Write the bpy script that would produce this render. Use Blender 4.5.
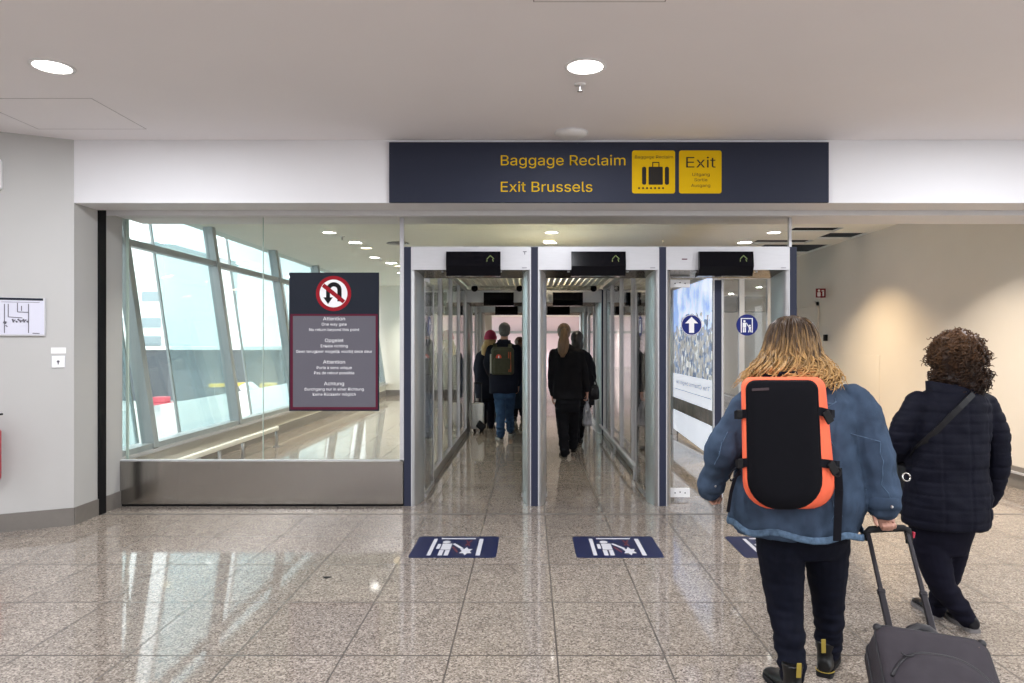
import bpy, bmesh, math, random
from mathutils import Vector, Matrix, noise
for o in list(bpy.data.objects): bpy.data.objects.remove(o, do_unlink=True)
SC = bpy.context.scene
COL = SC.collection
random.seed(7)
# ------------------------------------------------------------------ camera
F, VX, VY, H = 700.0, 530.0, 343.0, 1.5          # focal length in pixels, vanishing point, eye height
cam_d = bpy.data.cameras.new('camera'); cam = bpy.data.objects.new('camera', cam_d); COL.objects.link(cam)
cam.location = (0, 0, H); cam.rotation_euler = (math.pi/2, 0, 0)
cam_d.sensor_width = 36; cam_d.lens = F/1024*36
cam_d.shift_x = -(VX-512)/1024; cam_d.shift_y = (VY-341.5)/1024
cam_d.clip_start = 0.05; cam_d.clip_end = 500
SC.camera = cam
# ------------------------------------------------------------------ view, world
SC.view_settings.view_transform = 'Standard'; SC.view_settings.look = 'None'
SC.view_settings.gamma = 1; SC.view_settings.use_curve_mapping = False
SC.view_settings.exposure = 0.45
SC.cycles.max_bounces = 10; SC.cycles.diffuse_bounces = 5; SC.cycles.glossy_bounces = 5
SC.cycles.transparent_max_bounces = 40; SC.cycles.caustics_reflective = False; SC.cycles.caustics_refractive = False
SC.cycles.sample_clamp_indirect = 6
W = bpy.data.worlds.new('overcast_sky'); SC.world = W; W.use_nodes = True
bg = W.node_tree.nodes['Background']; bg.inputs[0].default_value = (0.92, 0.97, 1.0, 1); bg.inputs[1].default_value = 2.6

def P(px, py, Y): return Vector(((px-VX)*Y/F, Y, H-(py-VY)*Y/F))
def fY(py): return H*F/(py-VY)

def add_light(name, loc, power, size, color=(1,1,1), size_y=None, rot=(0,0,0), spread=math.pi):
    d = bpy.data.lights.new(name, 'AREA'); d.energy = power; d.color = color
    d.size = size
    if size_y: d.shape = 'RECTANGLE'; d.size_y = size_y
    else: d.shape = 'DISK'
    d.spread = spread
    o = bpy.data.objects.new(name, d); COL.objects.link(o); o.location = loc; o.rotation_euler = rot
    return o

# ------------------------------------------------------------------ materials
def nodes(m): return m.node_tree.nodes, m.node_tree.links
def mat(name, c, rough=0.5, metal=0.0, noise_amt=0.0, noise_scale=20.0, bump=0.0, bump_scale=60.0, coat=0.0, spec=0.5, stretch=None, sheen=0.0):
    m = bpy.data.materials.new(name); m.use_nodes = True
    N, L = nodes(m); b = N['Principled BSDF']
    b.inputs['Base Color'].default_value = (*c, 1); b.inputs['Roughness'].default_value = rough
    b.inputs['Metallic'].default_value = metal; b.inputs['Specular IOR Level'].default_value = spec
    b.inputs['Coat Weight'].default_value = coat; b.inputs['Sheen Weight'].default_value = sheen
    tc = N.new('ShaderNodeTexCoord'); src = tc.outputs['Object']
    if stretch:
        mp = N.new('ShaderNodeMapping'); mp.inputs['Scale'].default_value = stretch
        L.new(src, mp.inputs[0]); src = mp.outputs[0]
    if noise_amt >= 0:
        n = N.new('ShaderNodeTexNoise'); n.inputs['Scale'].default_value = noise_scale; n.inputs['Detail'].default_value = 4
        L.new(src, n.inputs['Vector'])
        r = N.new('ShaderNodeMapRange'); r.inputs[3].default_value = 1-noise_amt; r.inputs[4].default_value = 1+noise_amt
        r.inputs[1].default_value = 0.25; r.inputs[2].default_value = 0.75
        L.new(n.outputs[0], r.inputs[0])
        v = N.new('ShaderNodeVectorMath'); v.operation = 'SCALE'; v.inputs[0].default_value = c
        L.new(r.outputs[0], v.inputs['Scale']); L.new(v.outputs[0], b.inputs['Base Color'])
    if bump > 0:
        n2 = N.new('ShaderNodeTexNoise'); n2.inputs['Scale'].default_value = bump_scale; n2.inputs['Detail'].default_value = 3
        L.new(src, n2.inputs['Vector'])
        bp = N.new('ShaderNodeBump'); bp.inputs['Strength'].default_value = bump; bp.inputs['Distance'].default_value = 0.01
        L.new(n2.outputs[0], bp.inputs['Height']); L.new(bp.outputs[0], b.inputs['Normal'])
    return m
def cloth(name, c, rough=0.9, **k): return mat(name, c, rough, spec=0.10, **k)
def emit(name, c, s):
    m = bpy.data.materials.new(name); m.use_nodes = True; N, L = nodes(m)
    b = N['Principled BSDF']; b.inputs['Base Color'].default_value = (*c, 1)
    b.inputs['Emission Color'].default_value = (*c, 1); b.inputs['Emission Strength'].default_value = s
    b.inputs['Roughness'].default_value = 0.4
    return m
def glass(name, tint, haze=0.0, hazecol=(1,1,1), f0=0.04):
    m = bpy.data.materials.new(name); m.use_nodes = True; N, L = nodes(m)
    N.remove(N['Principled BSDF']); out = N['Material Output']
    t = N.new('ShaderNodeBsdfTransparent'); t.inputs[0].default_value = (*tint, 1)
    g = N.new('ShaderNodeBsdfGlossy'); g.inputs['Roughness'].default_value = 0.0
    lw = N.new('ShaderNodeLayerWeight'); lw.inputs[0].default_value = 0.5
    p = N.new('ShaderNodeMath'); p.operation = 'POWER'; p.inputs[1].default_value = 5
    ma = N.new('ShaderNodeMath'); ma.operation = 'MULTIPLY_ADD'; ma.inputs[1].default_value = 1-f0; ma.inputs[2].default_value = f0
    L.new(lw.outputs['Facing'], p.inputs[0]); L.new(p.outputs[0], ma.inputs[0])
    mx = N.new('ShaderNodeMixShader'); L.new(ma.outputs[0], mx.inputs[0])
    src = t.outputs[0]
    if haze > 0:
        d = N.new('ShaderNodeBsdfDiffuse'); d.inputs[0].default_value = (*hazecol, 1)
        tr = N.new('ShaderNodeBsdfTranslucent'); tr.inputs[0].default_value = (*hazecol, 1)
        ad = N.new('ShaderNodeMixShader'); ad.inputs[0].default_value = 0.5
        L.new(d.outputs[0], ad.inputs[1]); L.new(tr.outputs[0], ad.inputs[2])
        m2 = N.new('ShaderNodeMixShader'); m2.inputs[0].default_value = haze
        L.new(t.outputs[0], m2.inputs[1]); L.new(ad.outputs[0], m2.inputs[2]); src = m2.outputs[0]
    L.new(src, mx.inputs[1]); L.new(g.outputs[0], mx.inputs[2]); L.new(mx.outputs[0], out.inputs[0])
    return m

M = {}
M['ceiling'] = mat('ceiling_paint', (0.88,0.855,0.875), 0.7, noise_amt=0.01, noise_scale=2)
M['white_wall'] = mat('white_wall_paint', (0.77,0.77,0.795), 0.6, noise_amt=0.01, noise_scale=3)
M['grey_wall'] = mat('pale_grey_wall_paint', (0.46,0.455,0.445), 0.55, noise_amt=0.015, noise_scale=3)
M['beige_wall'] = mat('beige_wall_paint', (0.66,0.61,0.54), 0.5, noise_amt=0.02, noise_scale=2)
M['cream_wall'] = mat('cream_wall_paint', (0.74,0.73,0.66), 0.6, noise_amt=0.02, noise_scale=2)
M['inner_ceiling'] = mat('inner_ceiling_paint', (0.82,0.82,0.76), 0.7, noise_amt=0.02, noise_scale=2)
M['skirting'] = mat('grey_skirting', (0.17,0.155,0.14), 0.35, noise_amt=0.05)
M['steel'] = mat('brushed_steel', (0.36,0.34,0.315), 0.20, 1.0, noise_amt=0.06, noise_scale=6, stretch=(30,30,0.6))
M['alu'] = mat('satin_aluminium', (0.44,0.435,0.44), 0.36, 0.9, noise_amt=0.03, noise_scale=8)
M['alu_pale'] = mat('pale_aluminium', (0.52,0.52,0.54), 0.4, 0.35, noise_amt=0.03, noise_scale=12, stretch=(1,1,6))
M['navy'] = mat('dark_navy_coating', (0.024,0.028,0.052), 0.5, spec=0.2)
M['black'] = mat('black_coating', (0.007,0.007,0.008), 0.5, spec=0.12)
M['dark_gap'] = mat('dark_void', (0.02,0.018,0.016), 0.9)
M['display'] = mat('black_display_glass', (0.004,0.004,0.006), 0.15, spec=0.12)
M['sign_navy'] = mat('sign_navy', (0.024,0.028,0.047), 0.55, spec=0.15)
M['sign_yellow'] = mat('sign_yellow', (0.60,0.375,0.0), 0.6, spec=0.15)
M['sign_dark'] = mat('sign_dark_print', (0.025,0.022,0.02), 0.6, spec=0.1)
M['white'] = mat('white_plastic', (0.85,0.85,0.86), 0.4)
M['white_print'] = mat('white_print', (0.88,0.88,0.90), 0.5)
M['panel_grey'] = mat('panel_grey', (0.125,0.12,0.145), 0.5, spec=0.15)
M['maroon'] = mat('maroon_print', (0.095,0.010,0.028), 0.5, spec=0.15)
M['poster_navy'] = mat('panel_navy', (0.013,0.017,0.028), 0.5, spec=0.15)
M['red'] = mat('prohibition_red', (0.30,0.006,0.015), 0.5, spec=0.15)
M['blue'] = mat('mandatory_blue', (0.012,0.022,0.17), 0.5, spec=0.2)
M['floor_blue'] = mat('floor_sticker_blue', (0.009,0.014,0.055), 0.4, spec=0.3, noise_amt=0.12, noise_scale=30)
M['floor_white'] = mat('floor_sticker_white', (0.56,0.56,0.60), 0.4, noise_amt=0.06, noise_scale=40)
M['floor_orange'] = mat('floor_sticker_red', (0.13,0.025,0.03), 0.4)
M['lamp_glow'] = emit('lamp_glow', (1.0,0.96,0.90), 9.0)
M['lamp_warm'] = emit('warm_lamp_glow', (1.0,0.80,0.45), 6.0)
M['glass'] = glass('clear_glass', (0.984,0.99,0.985))
M['glass_edge'] = mat('glass_edge_green', (0.50,0.62,0.56), 0.15)
M['window_glass'] = glass('window_glass', (0.95,0.99,0.985))
M['fin_glass'] = glass('sunshade_glass', (0.84,0.93,0.945), haze=0.10, hazecol=(0.70,0.84,0.88))
M['mullion'] = mat('grey_mullion', (0.33,0.37,0.38), 0.4, 0.3)
M['rubber'] = mat('dark_rubber', (0.012,0.012,0.013), 0.7, spec=0.2)
M['green_led'] = emit('dim_green_arrow', (0.12,0.16,0.05), 0.35)

def floor_material():
    m = bpy.data.materials.new('polished_granite_tiles'); m.use_nodes = True; N, L = nodes(m); b = N['Principled BSDF']
    geo = N.new('ShaderNodeNewGeometry'); sp = N.new('ShaderNodeSeparateXYZ'); L.new(geo.outputs['Position'], sp.inputs[0])
    def math_(op, a, bb=None, c=None):
        n = N.new('ShaderNodeMath'); n.operation = op
        for i, v in enumerate((a, bb, c)):
            if v is None: continue
            if isinstance(v, (int, float)): n.inputs[i].default_value = v
            else: L.new(v, n.inputs[i])
        return n.outputs[0]
    def line(co, off, pitch, w):
        u = math_('DIVIDE', math_('SUBTRACT', co, off), pitch)
        d = math_('ABSOLUTE', math_('SUBTRACT', math_('FRACT', math_('ADD', u, 0.5)), 0.5))
        return math_('LESS_THAN', d, w/pitch), math_('FLOOR', u)
    lx, ix = line(sp.outputs[0], 0.13, 0.515, 0.0036)
    ly, iy = line(sp.outputs[1], 4.05, 0.69, 0.0050)
    joint = math_('MAXIMUM', lx, ly)
    cb = N.new('ShaderNodeCombineXYZ'); L.new(ix, cb.inputs[0]); L.new(iy, cb.inputs[1])
    wn = N.new('ShaderNodeTexWhiteNoise'); L.new(cb.outputs[0], wn.inputs[0])
    vo = N.new('ShaderNodeTexVoronoi'); vo.inputs['Scale'].default_value = 130; L.new(geo.outputs['Position'], vo.inputs['Vector'])
    sv = N.new('ShaderNodeSeparateColor'); L.new(vo.outputs['Color'], sv.inputs[0])
    no = N.new('ShaderNodeTexNoise'); no.inputs['Scale'].default_value = 9; no.inputs['Detail'].default_value = 6; L.new(geo.outputs['Position'], no.inputs['Vector'])
    cr = N.new('ShaderNodeValToRGB'); e = cr.color_ramp.elements
    e[0].position = 0.0; e[0].color = (0.105,0.088,0.075,1); e[1].position = 1.0; e[1].color = (0.47,0.41,0.355,1)
    k = cr.color_ramp.elements.new(0.3); k.color = (0.23,0.193,0.162,1)
    k = cr.color_ramp.elements.new(0.65); k.color = (0.31,0.266,0.227,1)
    L.new(sv.outputs[0], cr.inputs[0])
    var = math_('ADD', math_('MULTIPLY_ADD', wn.outputs[0], 0.10, 0.87), math_('MULTIPLY', math_('SUBTRACT', no.outputs[0], 0.5), 0.35))
    vm = N.new('ShaderNodeVectorMath'); vm.operation = 'SCALE'; L.new(cr.outputs[0], vm.inputs[0]); L.new(var, vm.inputs['Scale'])
    mx = N.new('ShaderNodeMix'); mx.data_type = 'RGBA'; L.new(joint, mx.inputs[0]); L.new(vm.outputs[0], mx.inputs[6]); mx.inputs[7].default_value = (0.07,0.06,0.052,1)
    L.new(mx.outputs[2], b.inputs['Base Color'])
    rg = math_('ADD', math_('MULTIPLY_ADD', no.outputs[0], 0.06, 0.03), math_('MULTIPLY', joint, 0.3)); L.new(rg, b.inputs['Roughness'])
    b.inputs['Specular IOR Level'].default_value = 0.6
    return m
M['floor'] = floor_material()

# ------------------------------------------------------------------ mesh helpers
try:
    FONT = bpy.data.fonts.load(bpy.utils.system_resource('DATAFILES') + '/fonts/Inter.woff2')     # the sans serif that ships with Blender
except Exception: FONT = None
class MB:
    """collects shapes, in world coordinates, for ONE mesh object"""
    def __init__(s): s.bm = bmesh.new()
    def box(s, x0, x1, y0, y1, z0, z1, bev=0.0):
        v = [s.bm.verts.new((x, y, z)) for z in (z0, z1) for x, y in ((x0,y0),(x1,y0),(x1,y1),(x0,y1))]
        fs = [s.bm.faces.new([v[i] for i in f]) for f in ((3,2,1,0),(4,5,6,7),(0,1,5,4),(1,2,6,5),(2,3,7,6),(3,0,4,7))]
        if bev > 0:
            es = list({e for f in fs for e in f.edges})
            bmesh.ops.bevel(s.bm, geom=es, offset=bev, segments=2, affect='EDGES', profile=0.5)
        return s
    def obox(s, c, ux, uy, uz, bev=0.0):
        """box from centre and three half-axis vectors"""
        c, ux, uy, uz = map(Vector, (c, ux, uy, uz))
        v = [s.bm.verts.new(c + a*ux + b*uy + d*uz) for d in (-1,1) for a, b in ((-1,-1),(1,-1),(1,1),(-1,1))]
        fs = [s.bm.faces.new([v[i] for i in f]) for f in ((3,2,1,0),(4,5,6,7),(0,1,5,4),(1,2,6,5),(2,3,7,6),(3,0,4,7))]
        if bev > 0:
            bmesh.ops.bevel(s.bm, geom=list({e for f in fs for e in f.edges}), offset=bev, segments=2, affect='EDGES', profile=0.5)
        return s
    def bar(s, p0, p1, w, d, side=(1,0,0), bev=0.0):
        p0, p1 = Vector(p0), Vector(p1); ax = (p1-p0); sd = Vector(side); n = ax.normalized()
        sd = (sd - n*sd.dot(n)).normalized(); up = n.cross(sd)
        return s.obox((p0+p1)/2, sd*w/2, up*d/2, ax/2, bev)
    def loft(s, rings, cap=True, closed=True):
        """rings: lists of equal length of points"""
        R = [[s.bm.verts.new(p) for p in r] for r in rings]
        n = len(R[0])
        for a, b in zip(R, R[1:]):
            for i in range(n if closed else n-1):
                j = (i+1) % n
                s.bm.faces.new((a[i], a[j], b[j], b[i]))
        if cap and closed:
            s.bm.faces.new(list(reversed(R[0]))); s.bm.faces.new(R[-1])
        return s
    def prism(s, poly, off):
        """polygon (list of 3D points) extruded by the vector off"""
        off = Vector(off); return s.loft([[Vector(p) for p in poly], [Vector(p)+off for p in poly]])
    def tube(s, pts, r, n=10, cap=True):
        pts = [Vector(p) for p in pts]; rs = r if isinstance(r, (list, tuple)) else [r]*len(pts)
        rings = []; prev = None
        for i, p in enumerate(pts):
            t = (pts[min(i+1, len(pts)-1)] - pts[max(i-1, 0)]).normalized()
            if prev is None:
                a = Vector((0,0,1)) if abs(t.z) < 0.9 else Vector((1,0,0))
                u = (a - t*a.dot(t)).normalized()
            else: u = (prev - t*prev.dot(t)).normalized()
            prev = u; w = t.cross(u)
            rings.append([p + (u*math.cos(2*math.pi*k/n) + w*math.sin(2*math.pi*k/n))*rs[i] for k in range(n)])
        return s.loft(rings, cap)
    def ball(s, c, rx, ry=None, rz=None, seg=20, rings=12):
        ry = ry or rx; rz = rz or rx
        bmesh.ops.create_uvsphere(s.bm, u_segments=seg, v_segments=rings, radius=1, matrix=Matrix.Translation(c) @ Matrix.Diagonal((rx, ry, rz, 1)))
        return s
    def disc(s, c, r, normal_axis, t, n=32):
        """short cylinder centred at c, thickness t along axis 'x','y','z'"""
        a = {'x': Vector((1,0,0)), 'y': Vector((0,1,0)), 'z': Vector((0,0,1))}[normal_axis] if isinstance(normal_axis, str) else Vector(normal_axis)
        c = Vector(c); return s.tube([c-a*t/2, c+a*t/2], r, n)
    def lathe(s, c, prof, n=28):
        """profile (radius, height) turned about the vertical through c; a profile off the axis closes into a ring"""
        c = Vector(c); solid = prof[0][0] < 0.006
        if not solid: prof = list(prof) + [prof[0]]
        s.loft([[c + Vector((r*math.cos(2*math.pi*k/n), r*math.sin(2*math.pi*k/n), z)) for k in range(n)] for r, z in prof], cap=solid)
        if not solid: bmesh.ops.remove_doubles(s.bm, verts=s.bm.verts, dist=1e-6)
        return s
    def text(s, body, o, ux, uz, width=None, height=None, depth=0.0, align='LEFT', bold=0.0):
        """lettering laid in the plane (ux, uz) from o; height = cap height, width = total width"""
        cu = bpy.data.curves.new('t', 'FONT'); cu.body = body
        if FONT: cu.font = FONT; cu.size = 1; cu.align_x = align; cu.offset = bold; cu.resolution_u = 3
        ob = bpy.data.objects.new('t', cu); COL.objects.link(ob)
        dg = bpy.context.evaluated_depsgraph_get(); me = bpy.data.meshes.new_from_object(ob.evaluated_get(dg))
        xs = [v.co.x for v in me.vertices]
        sy = (height or 0.1)/0.61; sx = sy
        if width: sx = width/(max(xs)-min(xs))
        o, ux, uz = Vector(o), Vector(ux), Vector(uz)
        mp = [s.bm.verts.new(o + ux*(v.co.x*sx) + uz*(v.co.y*sy)) for v in me.vertices]
        for p in me.polygons:
            try: s.bm.faces.new([mp[i] for i in p.vertices])
            except ValueError: pass
        bpy.data.objects.remove(ob); bpy.data.curves.remove(cu); bpy.data.meshes.remove(me)
        return s

def wloc(o):
    l = Vector(o.location)
    while o.parent: o = o.parent; l += o.location
    return l
def obj(name, mb, material, parent=None, smooth=False, recalc=True):
    bm = mb.bm if isinstance(mb, MB) else mb
    if recalc: bmesh.ops.recalc_face_normals(bm, faces=bm.faces)
    if parent is None:
        xs = [v.co for v in bm.verts]
        base = Vector(((min(c.x for c in xs)+max(c.x for c in xs))/2, (min(c.y for c in xs)+max(c.y for c in xs))/2, min(c.z for c in xs)))
    else: base = wloc(parent)
    for v in bm.verts: v.co -= base
    me = bpy.data.meshes.new(name); bm.to_mesh(me); bm.free()
    for mm in (material if isinstance(material, (list, tuple)) else [material]): me.materials.append(mm)
    if smooth:
        for p in me.polygons: p.use_smooth = True
    o = bpy.data.objects.new(name, me); COL.objects.link(o)
    if parent is None: o.location = base
    else: o.parent = parent
    if smooth == 'auto': sharp(o)
    return o
def sharp(o, ang=math.radians(35)):
    bm = bmesh.new(); bm.from_mesh(o.data)
    for e in bm.edges:
        if len(e.link_faces) == 2 and e.calc_face_angle(0) > ang: e.smooth = False
    bm.to_mesh(o.data); bm.free()
def thing(name, loc, label, cat, group=None):
    o = bpy.data.objects.new(name, None); COL.objects.link(o); o.location = loc; o.empty_display_size = 0.1
    o['label'] = label; o['category'] = cat
    if group: o['group'] = group
    return o
def tag(o, label, cat, group=None):
    o['label'] = label; o['category'] = cat
    if group: o['group'] = group
    return o
def struct(name, mb, m, parent=None):
    o = obj(name, mb, m, parent)
    if parent is None: o['kind'] = 'structure'
    return o
def kids(o): return [c for c in bpy.data.objects if c.parent == o]
def dup(o, move, label=None, parent=None):
    c = o.copy(); COL.objects.link(c)
    if parent: c.parent = parent
    else: c.location = Vector(o.location) + Vector(move)
    if label: c['label'] = label
    for k in kids(o): dup(k, move, None, c)
    return c
# ------------------------------------------------------------------ the hall, its lamps and daylight
ZC = 3.175            # hall ceiling
ZI = 3.13             # ceiling beyond the header
YH, YF = 5.775, 6.44  # header face, glass partition
XL, XR = -3.762, 5.04
HALL_LIGHT, INNER_LIGHT = 44, 13
# large structure -------------------------------------------------
struct('floor', MB().box(-9, 9, -9, 48, -0.2, 0), M['floor'])
struct('ceiling_hall', MB().box(-9, 9, -9.2, YH, ZC, ZC+0.2), M['ceiling'])
mb = MB()
# ceiling beyond, with three open tiles on the right
tiles = [(3.75,4.45,9.9,10.3), (4.45,5.03,10.37,10.97), (3.6,4.5,11.08,11.5), (3.9,5.03,11.6,12.7)]
xs = sorted({-4.75, 9.0, *[t[i] for t in tiles for i in (0,1)]}); ys = sorted({6.8, 48.0, *[t[i] for t in tiles for i in (2,3)]})
for i in range(len(xs)-1):
    for j in range(len(ys)-1):
        cx, cy = (xs[i]+xs[i+1])/2, (ys[j]+ys[j+1])/2
        if any(t[0] < cx < t[1] and t[2] < cy < t[3] for t in tiles): continue
        mb.box(xs[i], xs[i+1], ys[j], ys[j+1], ZI, ZI+0.03)
struct('ceiling_beyond', mb, M['inner_ceiling'])
struct('ceiling_void', MB().box(-4.75, 9, 6.8, 48, ZI+0.6, ZI+0.7).box(3.3, 3.35, 6.8, 14, ZI+0.03, ZI+0.6), M['dark_gap'])
mb = MB().box(XL, 9, YH, 6.09, 2.655, ZC+0.2).box(XL, 9, 6.20, 6.80, 2.655, ZC+0.2).box(XL, 9, 6.09, 6.20, 2.72, ZC+0.2)
struct('wall_header', mb, M['white_wall'])
# small rim under the header behind the shutter slot
struct('trim_header', MB().box(XL, 9, 6.20, 6.215, 2.63, 2.655), M['white_wall'])
struct('trim_shutter_slot', MB().box(XL, 9, 6.095, 6.195, 2.70, 2.719), M['grey_wall'])
# left: slanted wall, return, skirting
WC = Vector((XL, YH, 0)); WD = Vector((-0.8905, -0.455, 0)); WN = Vector((0.455, -0.8905, 0))
def wallpt(px, py, out=0.0):
    """point where the sight line of a pixel meets the slanted left wall"""
    dx, dz = (px-VX)/F, -(py-VY)/F
    c = WC + WN*out
    Y = c.dot(WN)/(WN.x*dx + WN.y)
    return Vector((dx*Y, Y, H+dz*Y))
e = WC + WD*2.9
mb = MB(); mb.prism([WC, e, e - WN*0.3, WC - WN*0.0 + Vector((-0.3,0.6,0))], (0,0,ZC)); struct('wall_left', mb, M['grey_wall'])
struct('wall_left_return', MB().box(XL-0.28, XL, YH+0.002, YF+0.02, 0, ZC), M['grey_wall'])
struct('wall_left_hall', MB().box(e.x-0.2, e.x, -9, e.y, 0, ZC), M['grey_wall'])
mb = MB(); mb.prism([WC+WN*0.012, e+WN*0.012, e-WN*0.01, WC-WN*0.01], (0,0,0.143)); mb.box(XL-0.01, XL+0.012, YH-0.004, 6.09, 0, 0.143).box(XL-0.01, XL+0.012, 6.19, YF, 0, 0.143)
struct('baseboard_left', mb, M['skirting'])
struct('trim_shutter_guide', MB().box(XL-0.03, XL+0.015, 6.09, 6.19, 0, 2.70), M['black'])
struct('trim_shutter_track', MB().box(XL, 9, 6.125, 6.155, 0.0, 0.0015), M['skirting'])
# right: beige wall
struct('wall_right', MB().box(XR, XR+0.2, 6.8, 45, 0, ZI), M['beige_wall'])
struct('wall_right_hall', MB().box(8.8, 9.0, -9, -6, 0, ZC).box(8.8, 9.0, 3, 6.8, 0, ZC).box(8.8, 9.0, -6, 3, 0, 0.3).box(8.8, 9.0, -6, 3, 3.0, ZC), M['grey_wall'])
mb = MB()
for y in (-6, -3.75, -1.5, 0.75, 2.95): mb.box(8.82, 8.98, y, y+0.06, 0.3, 3.0)
mb.box(8.82, 8.98, -6, 3, 0.3, 0.36).box(8.82, 8.98, -6, 3, 2.94, 3.0)
struct('window_right', mb, M['mullion'])  # unseen window added to bring cool daylight in from the right
struct('wall_right_return', MB().box(XR+0.2, 9, 6.6, 6.8, 0, 2.655), M['beige_wall'])
struct('baseboard_right', MB().box(XR-0.02, XR, 6.8, 30, 0, 0.225), M['skirting'])
struct('trim_bumper', MB().box(XR-0.05, XR-0.02, 6.8, 30, 0.155, 0.175), M['alu_pale'])
# back of the hall behind the photographer
struct('wall_back', MB().box(-9, 9, -9.2, -9, 0, ZC), M['white_wall'])
# far end of the building
struct('wall_far_left', MB().box(-4.7, -3.6, 20, 20.2, 0, ZI).box(-3.6, -3.35, 19.9, 20.2, 0, ZI).box(-3.35, -1.1, 20, 20.2, 0, ZI), M['cream_wall'])
struct('baseboard_far', MB().box(-4.6, -1.1, 19.98, 20, 0, 0.16), M['skirting'])
struct('wall_far_side', MB().box(-1.25, -1.1, 15.9, 20, 0, ZI), M['cream_wall'])
M['pink_wall'] = mat('pink_lit_wall', (0.80,0.70,0.76), 0.6)  # pinkish light of the far hall put into the wall colour
struct('wall_far', MB().box(-5, 9, 44, 44.2, 0, ZI+0.2), M['pink_wall'])
struct('trim_far_beam', MB().box(-5, 9, 43.7, 44, 2.1, 2.25), M['mullion'])

# ceiling lamps -------------------------------------------------
def lamp(x, y, z, r, label, group, warm=False, power=40, col=(0.925,0.95,1.0), spread=math.pi):
    t = thing('ceiling_lamp', (x, y, z), label, 'lamp', group)
    c = Vector((x, y, z))
    obj('trim_ring', MB().lathe(c, [(r*0.93,-0.001),(r*1.1,-0.001),(r*1.12,-0.006),(r*1.0,-0.010),(r*0.93,-0.008)]), M['white'], t, True)
    obj('diffuser', MB().lathe(c, [(0.002,-0.004),(r*0.92,-0.004),(r*0.92,-0.0015),(0.002,-0.0015)]), M['lamp_warm' if warm else 'lamp_glow'], t)
    add_light('lamp_light', (x, y, z-0.015), power, r*1.8, col, spread=spread)
    return t
lamp(-2.89, 4.235, ZC, 0.11, 'round recessed downlight in the hall ceiling above the slanted left wall', 'hall downlights', power=HALL_LIGHT)
lamp(0.334, 4.235, ZC, 0.115, 'round recessed downlight above the overhead sign, next to the sprinkler', 'hall downlights', power=HALL_LIGHT)
for i, y in enumerate((4.235, 1.3, -1.7, -4.7, -7.4)):
    for x in (-6.0, -2.89, 0.334, 3.56, 6.8):
        if (y > 4 and x in (-2.89, 0.334, -6.0)): continue
        if y > 2 or True:
            add_light('hall_lamp_light', (x, y, ZC-0.015), HALL_LIGHT, 0.22, (0.925,0.95,1.0))
inner = [(-2.95,10.3,'bright','nearest bright round lamp on the ceiling behind the glass screen, over the notice'),
         (-2.80,11.98,'warm','small warm lamp between two white ones behind the glass screen'),
         (-2.95,13.3,'bright','second bright round lamp in the row behind the glass screen'),
         (-2.77,14.8,'warm','farther small warm lamp on the ceiling behind the glass screen'),
         (-2.98,16.2,'bright','farthest bright round lamp behind the glass screen, by its right edge'),
         (0.32,10.3,'bright','round lamp on the ceiling seen above the middle gate header'),
         (0.30,11.15,'warm','dimmer warm lamp just beneath the bright one above the middle gate header'),
         (3.59,10.3,'bright','round lamp on the ceiling seen above the right gate header')]
for x, y, k, lab in inner:
    lamp(x, y, ZI, 0.10, lab, 'lamps beyond the glass', warm=(k=='warm'), power=INNER_LIGHT*(0.5 if k=='warm' else 1)*(2.3 if x < -1 else 1), col=(1,0.8,0.5) if k=='warm' else (1,0.95,0.82), spread=1.9)
for x, y, p, c in ((3.7,7.2,50,(1,0.86,0.70)), (3.9,9.9,40,(1,0.74,0.44)), (-2.6,7.4,34,(1,0.97,0.88)), (-2.9,19,40,(1,0.94,0.82)), (3.59,13.3,14,(1,0.93,0.8)),
                   (0.3,17,20,(1,0.9,0.9)), (-0.5,8.6,9,(1,0.80,0.5)), (0.65,8.6,9,(1,0.80,0.5)), (-2,24,60,(1,0.9,0.95)), (2,24,60,(1,0.9,0.95)), (0,36,170,(1,0.88,0.94)), (0,41.5,190,(1,0.88,0.94)), (4,40,150,(1,0.9,0.95)), (3.5,20,30,(1,0.92,0.85))):
    add_light('inner_extra_light', (x, y, ZI-0.015), p, 0.22, c, spread=1.9)  # no fixtures here: inferred wall downlights and extras added to brighten the interior
# ------------------------------------------------------------------ glass screen
def X(px, Y): return (px-VX)*Y/F
def Z(py, Y): return H-(py-VY)*Y/F
xg0, xg1 = X(120,YF), X(404,YF)-0.005
ZG0, ZG1 = Z(461,YF), 2.655
t = thing('glass_screen', ((xg0+xg1)/2, YF, 0), 'large clear glass screen over a brushed steel base, left of the gates', 'glass screen')
xm = X(263,YF)
obj('glass_pane', MB().box(xg0, xm-0.003, YF, YF+0.012, ZG0, ZG1), M['glass'], t)
obj('glass_pane', MB().box(xm+0.003, xg1, YF, YF+0.012, ZG0, ZG1), M['glass'], t)
obj('pane_joint', MB().box(xm-0.003, xm+0.003, YF+0.001, YF+0.011, ZG0, ZG1), M['glass_edge'], t)
obj('kick_plate', MB().box(xg0, xg1, YF-0.02, YF+0.05, 0.02, ZG0, 0.004), M['steel'], t)
obj('base_rail', MB().box(xg0, xg1, YF-0.01, YF+0.04, 0.0, 0.02), M['black'], t)
obj('glazing_bead', MB().box(xg0, xg1, YF-0.012, YF+0.024, ZG0, ZG0+0.012), M['alu_pale'], t)
obj('edge_strip', MB().box(X(400,YF), X(404,YF), YF-0.012, YF+0.02, ZG0, ZG1), M['alu_pale'], t)
t2 = thing('glass_fin', (xg0+0.03, YF+0.05, 0), 'narrow clear glass fin standing at the left end of the screen', 'glass fin')
obj('glass_pane', MB().box(xg0+0.025, xg0+0.037, YF+0.02, YF+0.06, 0.03, 2.62), M['glass'], t2)
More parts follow.
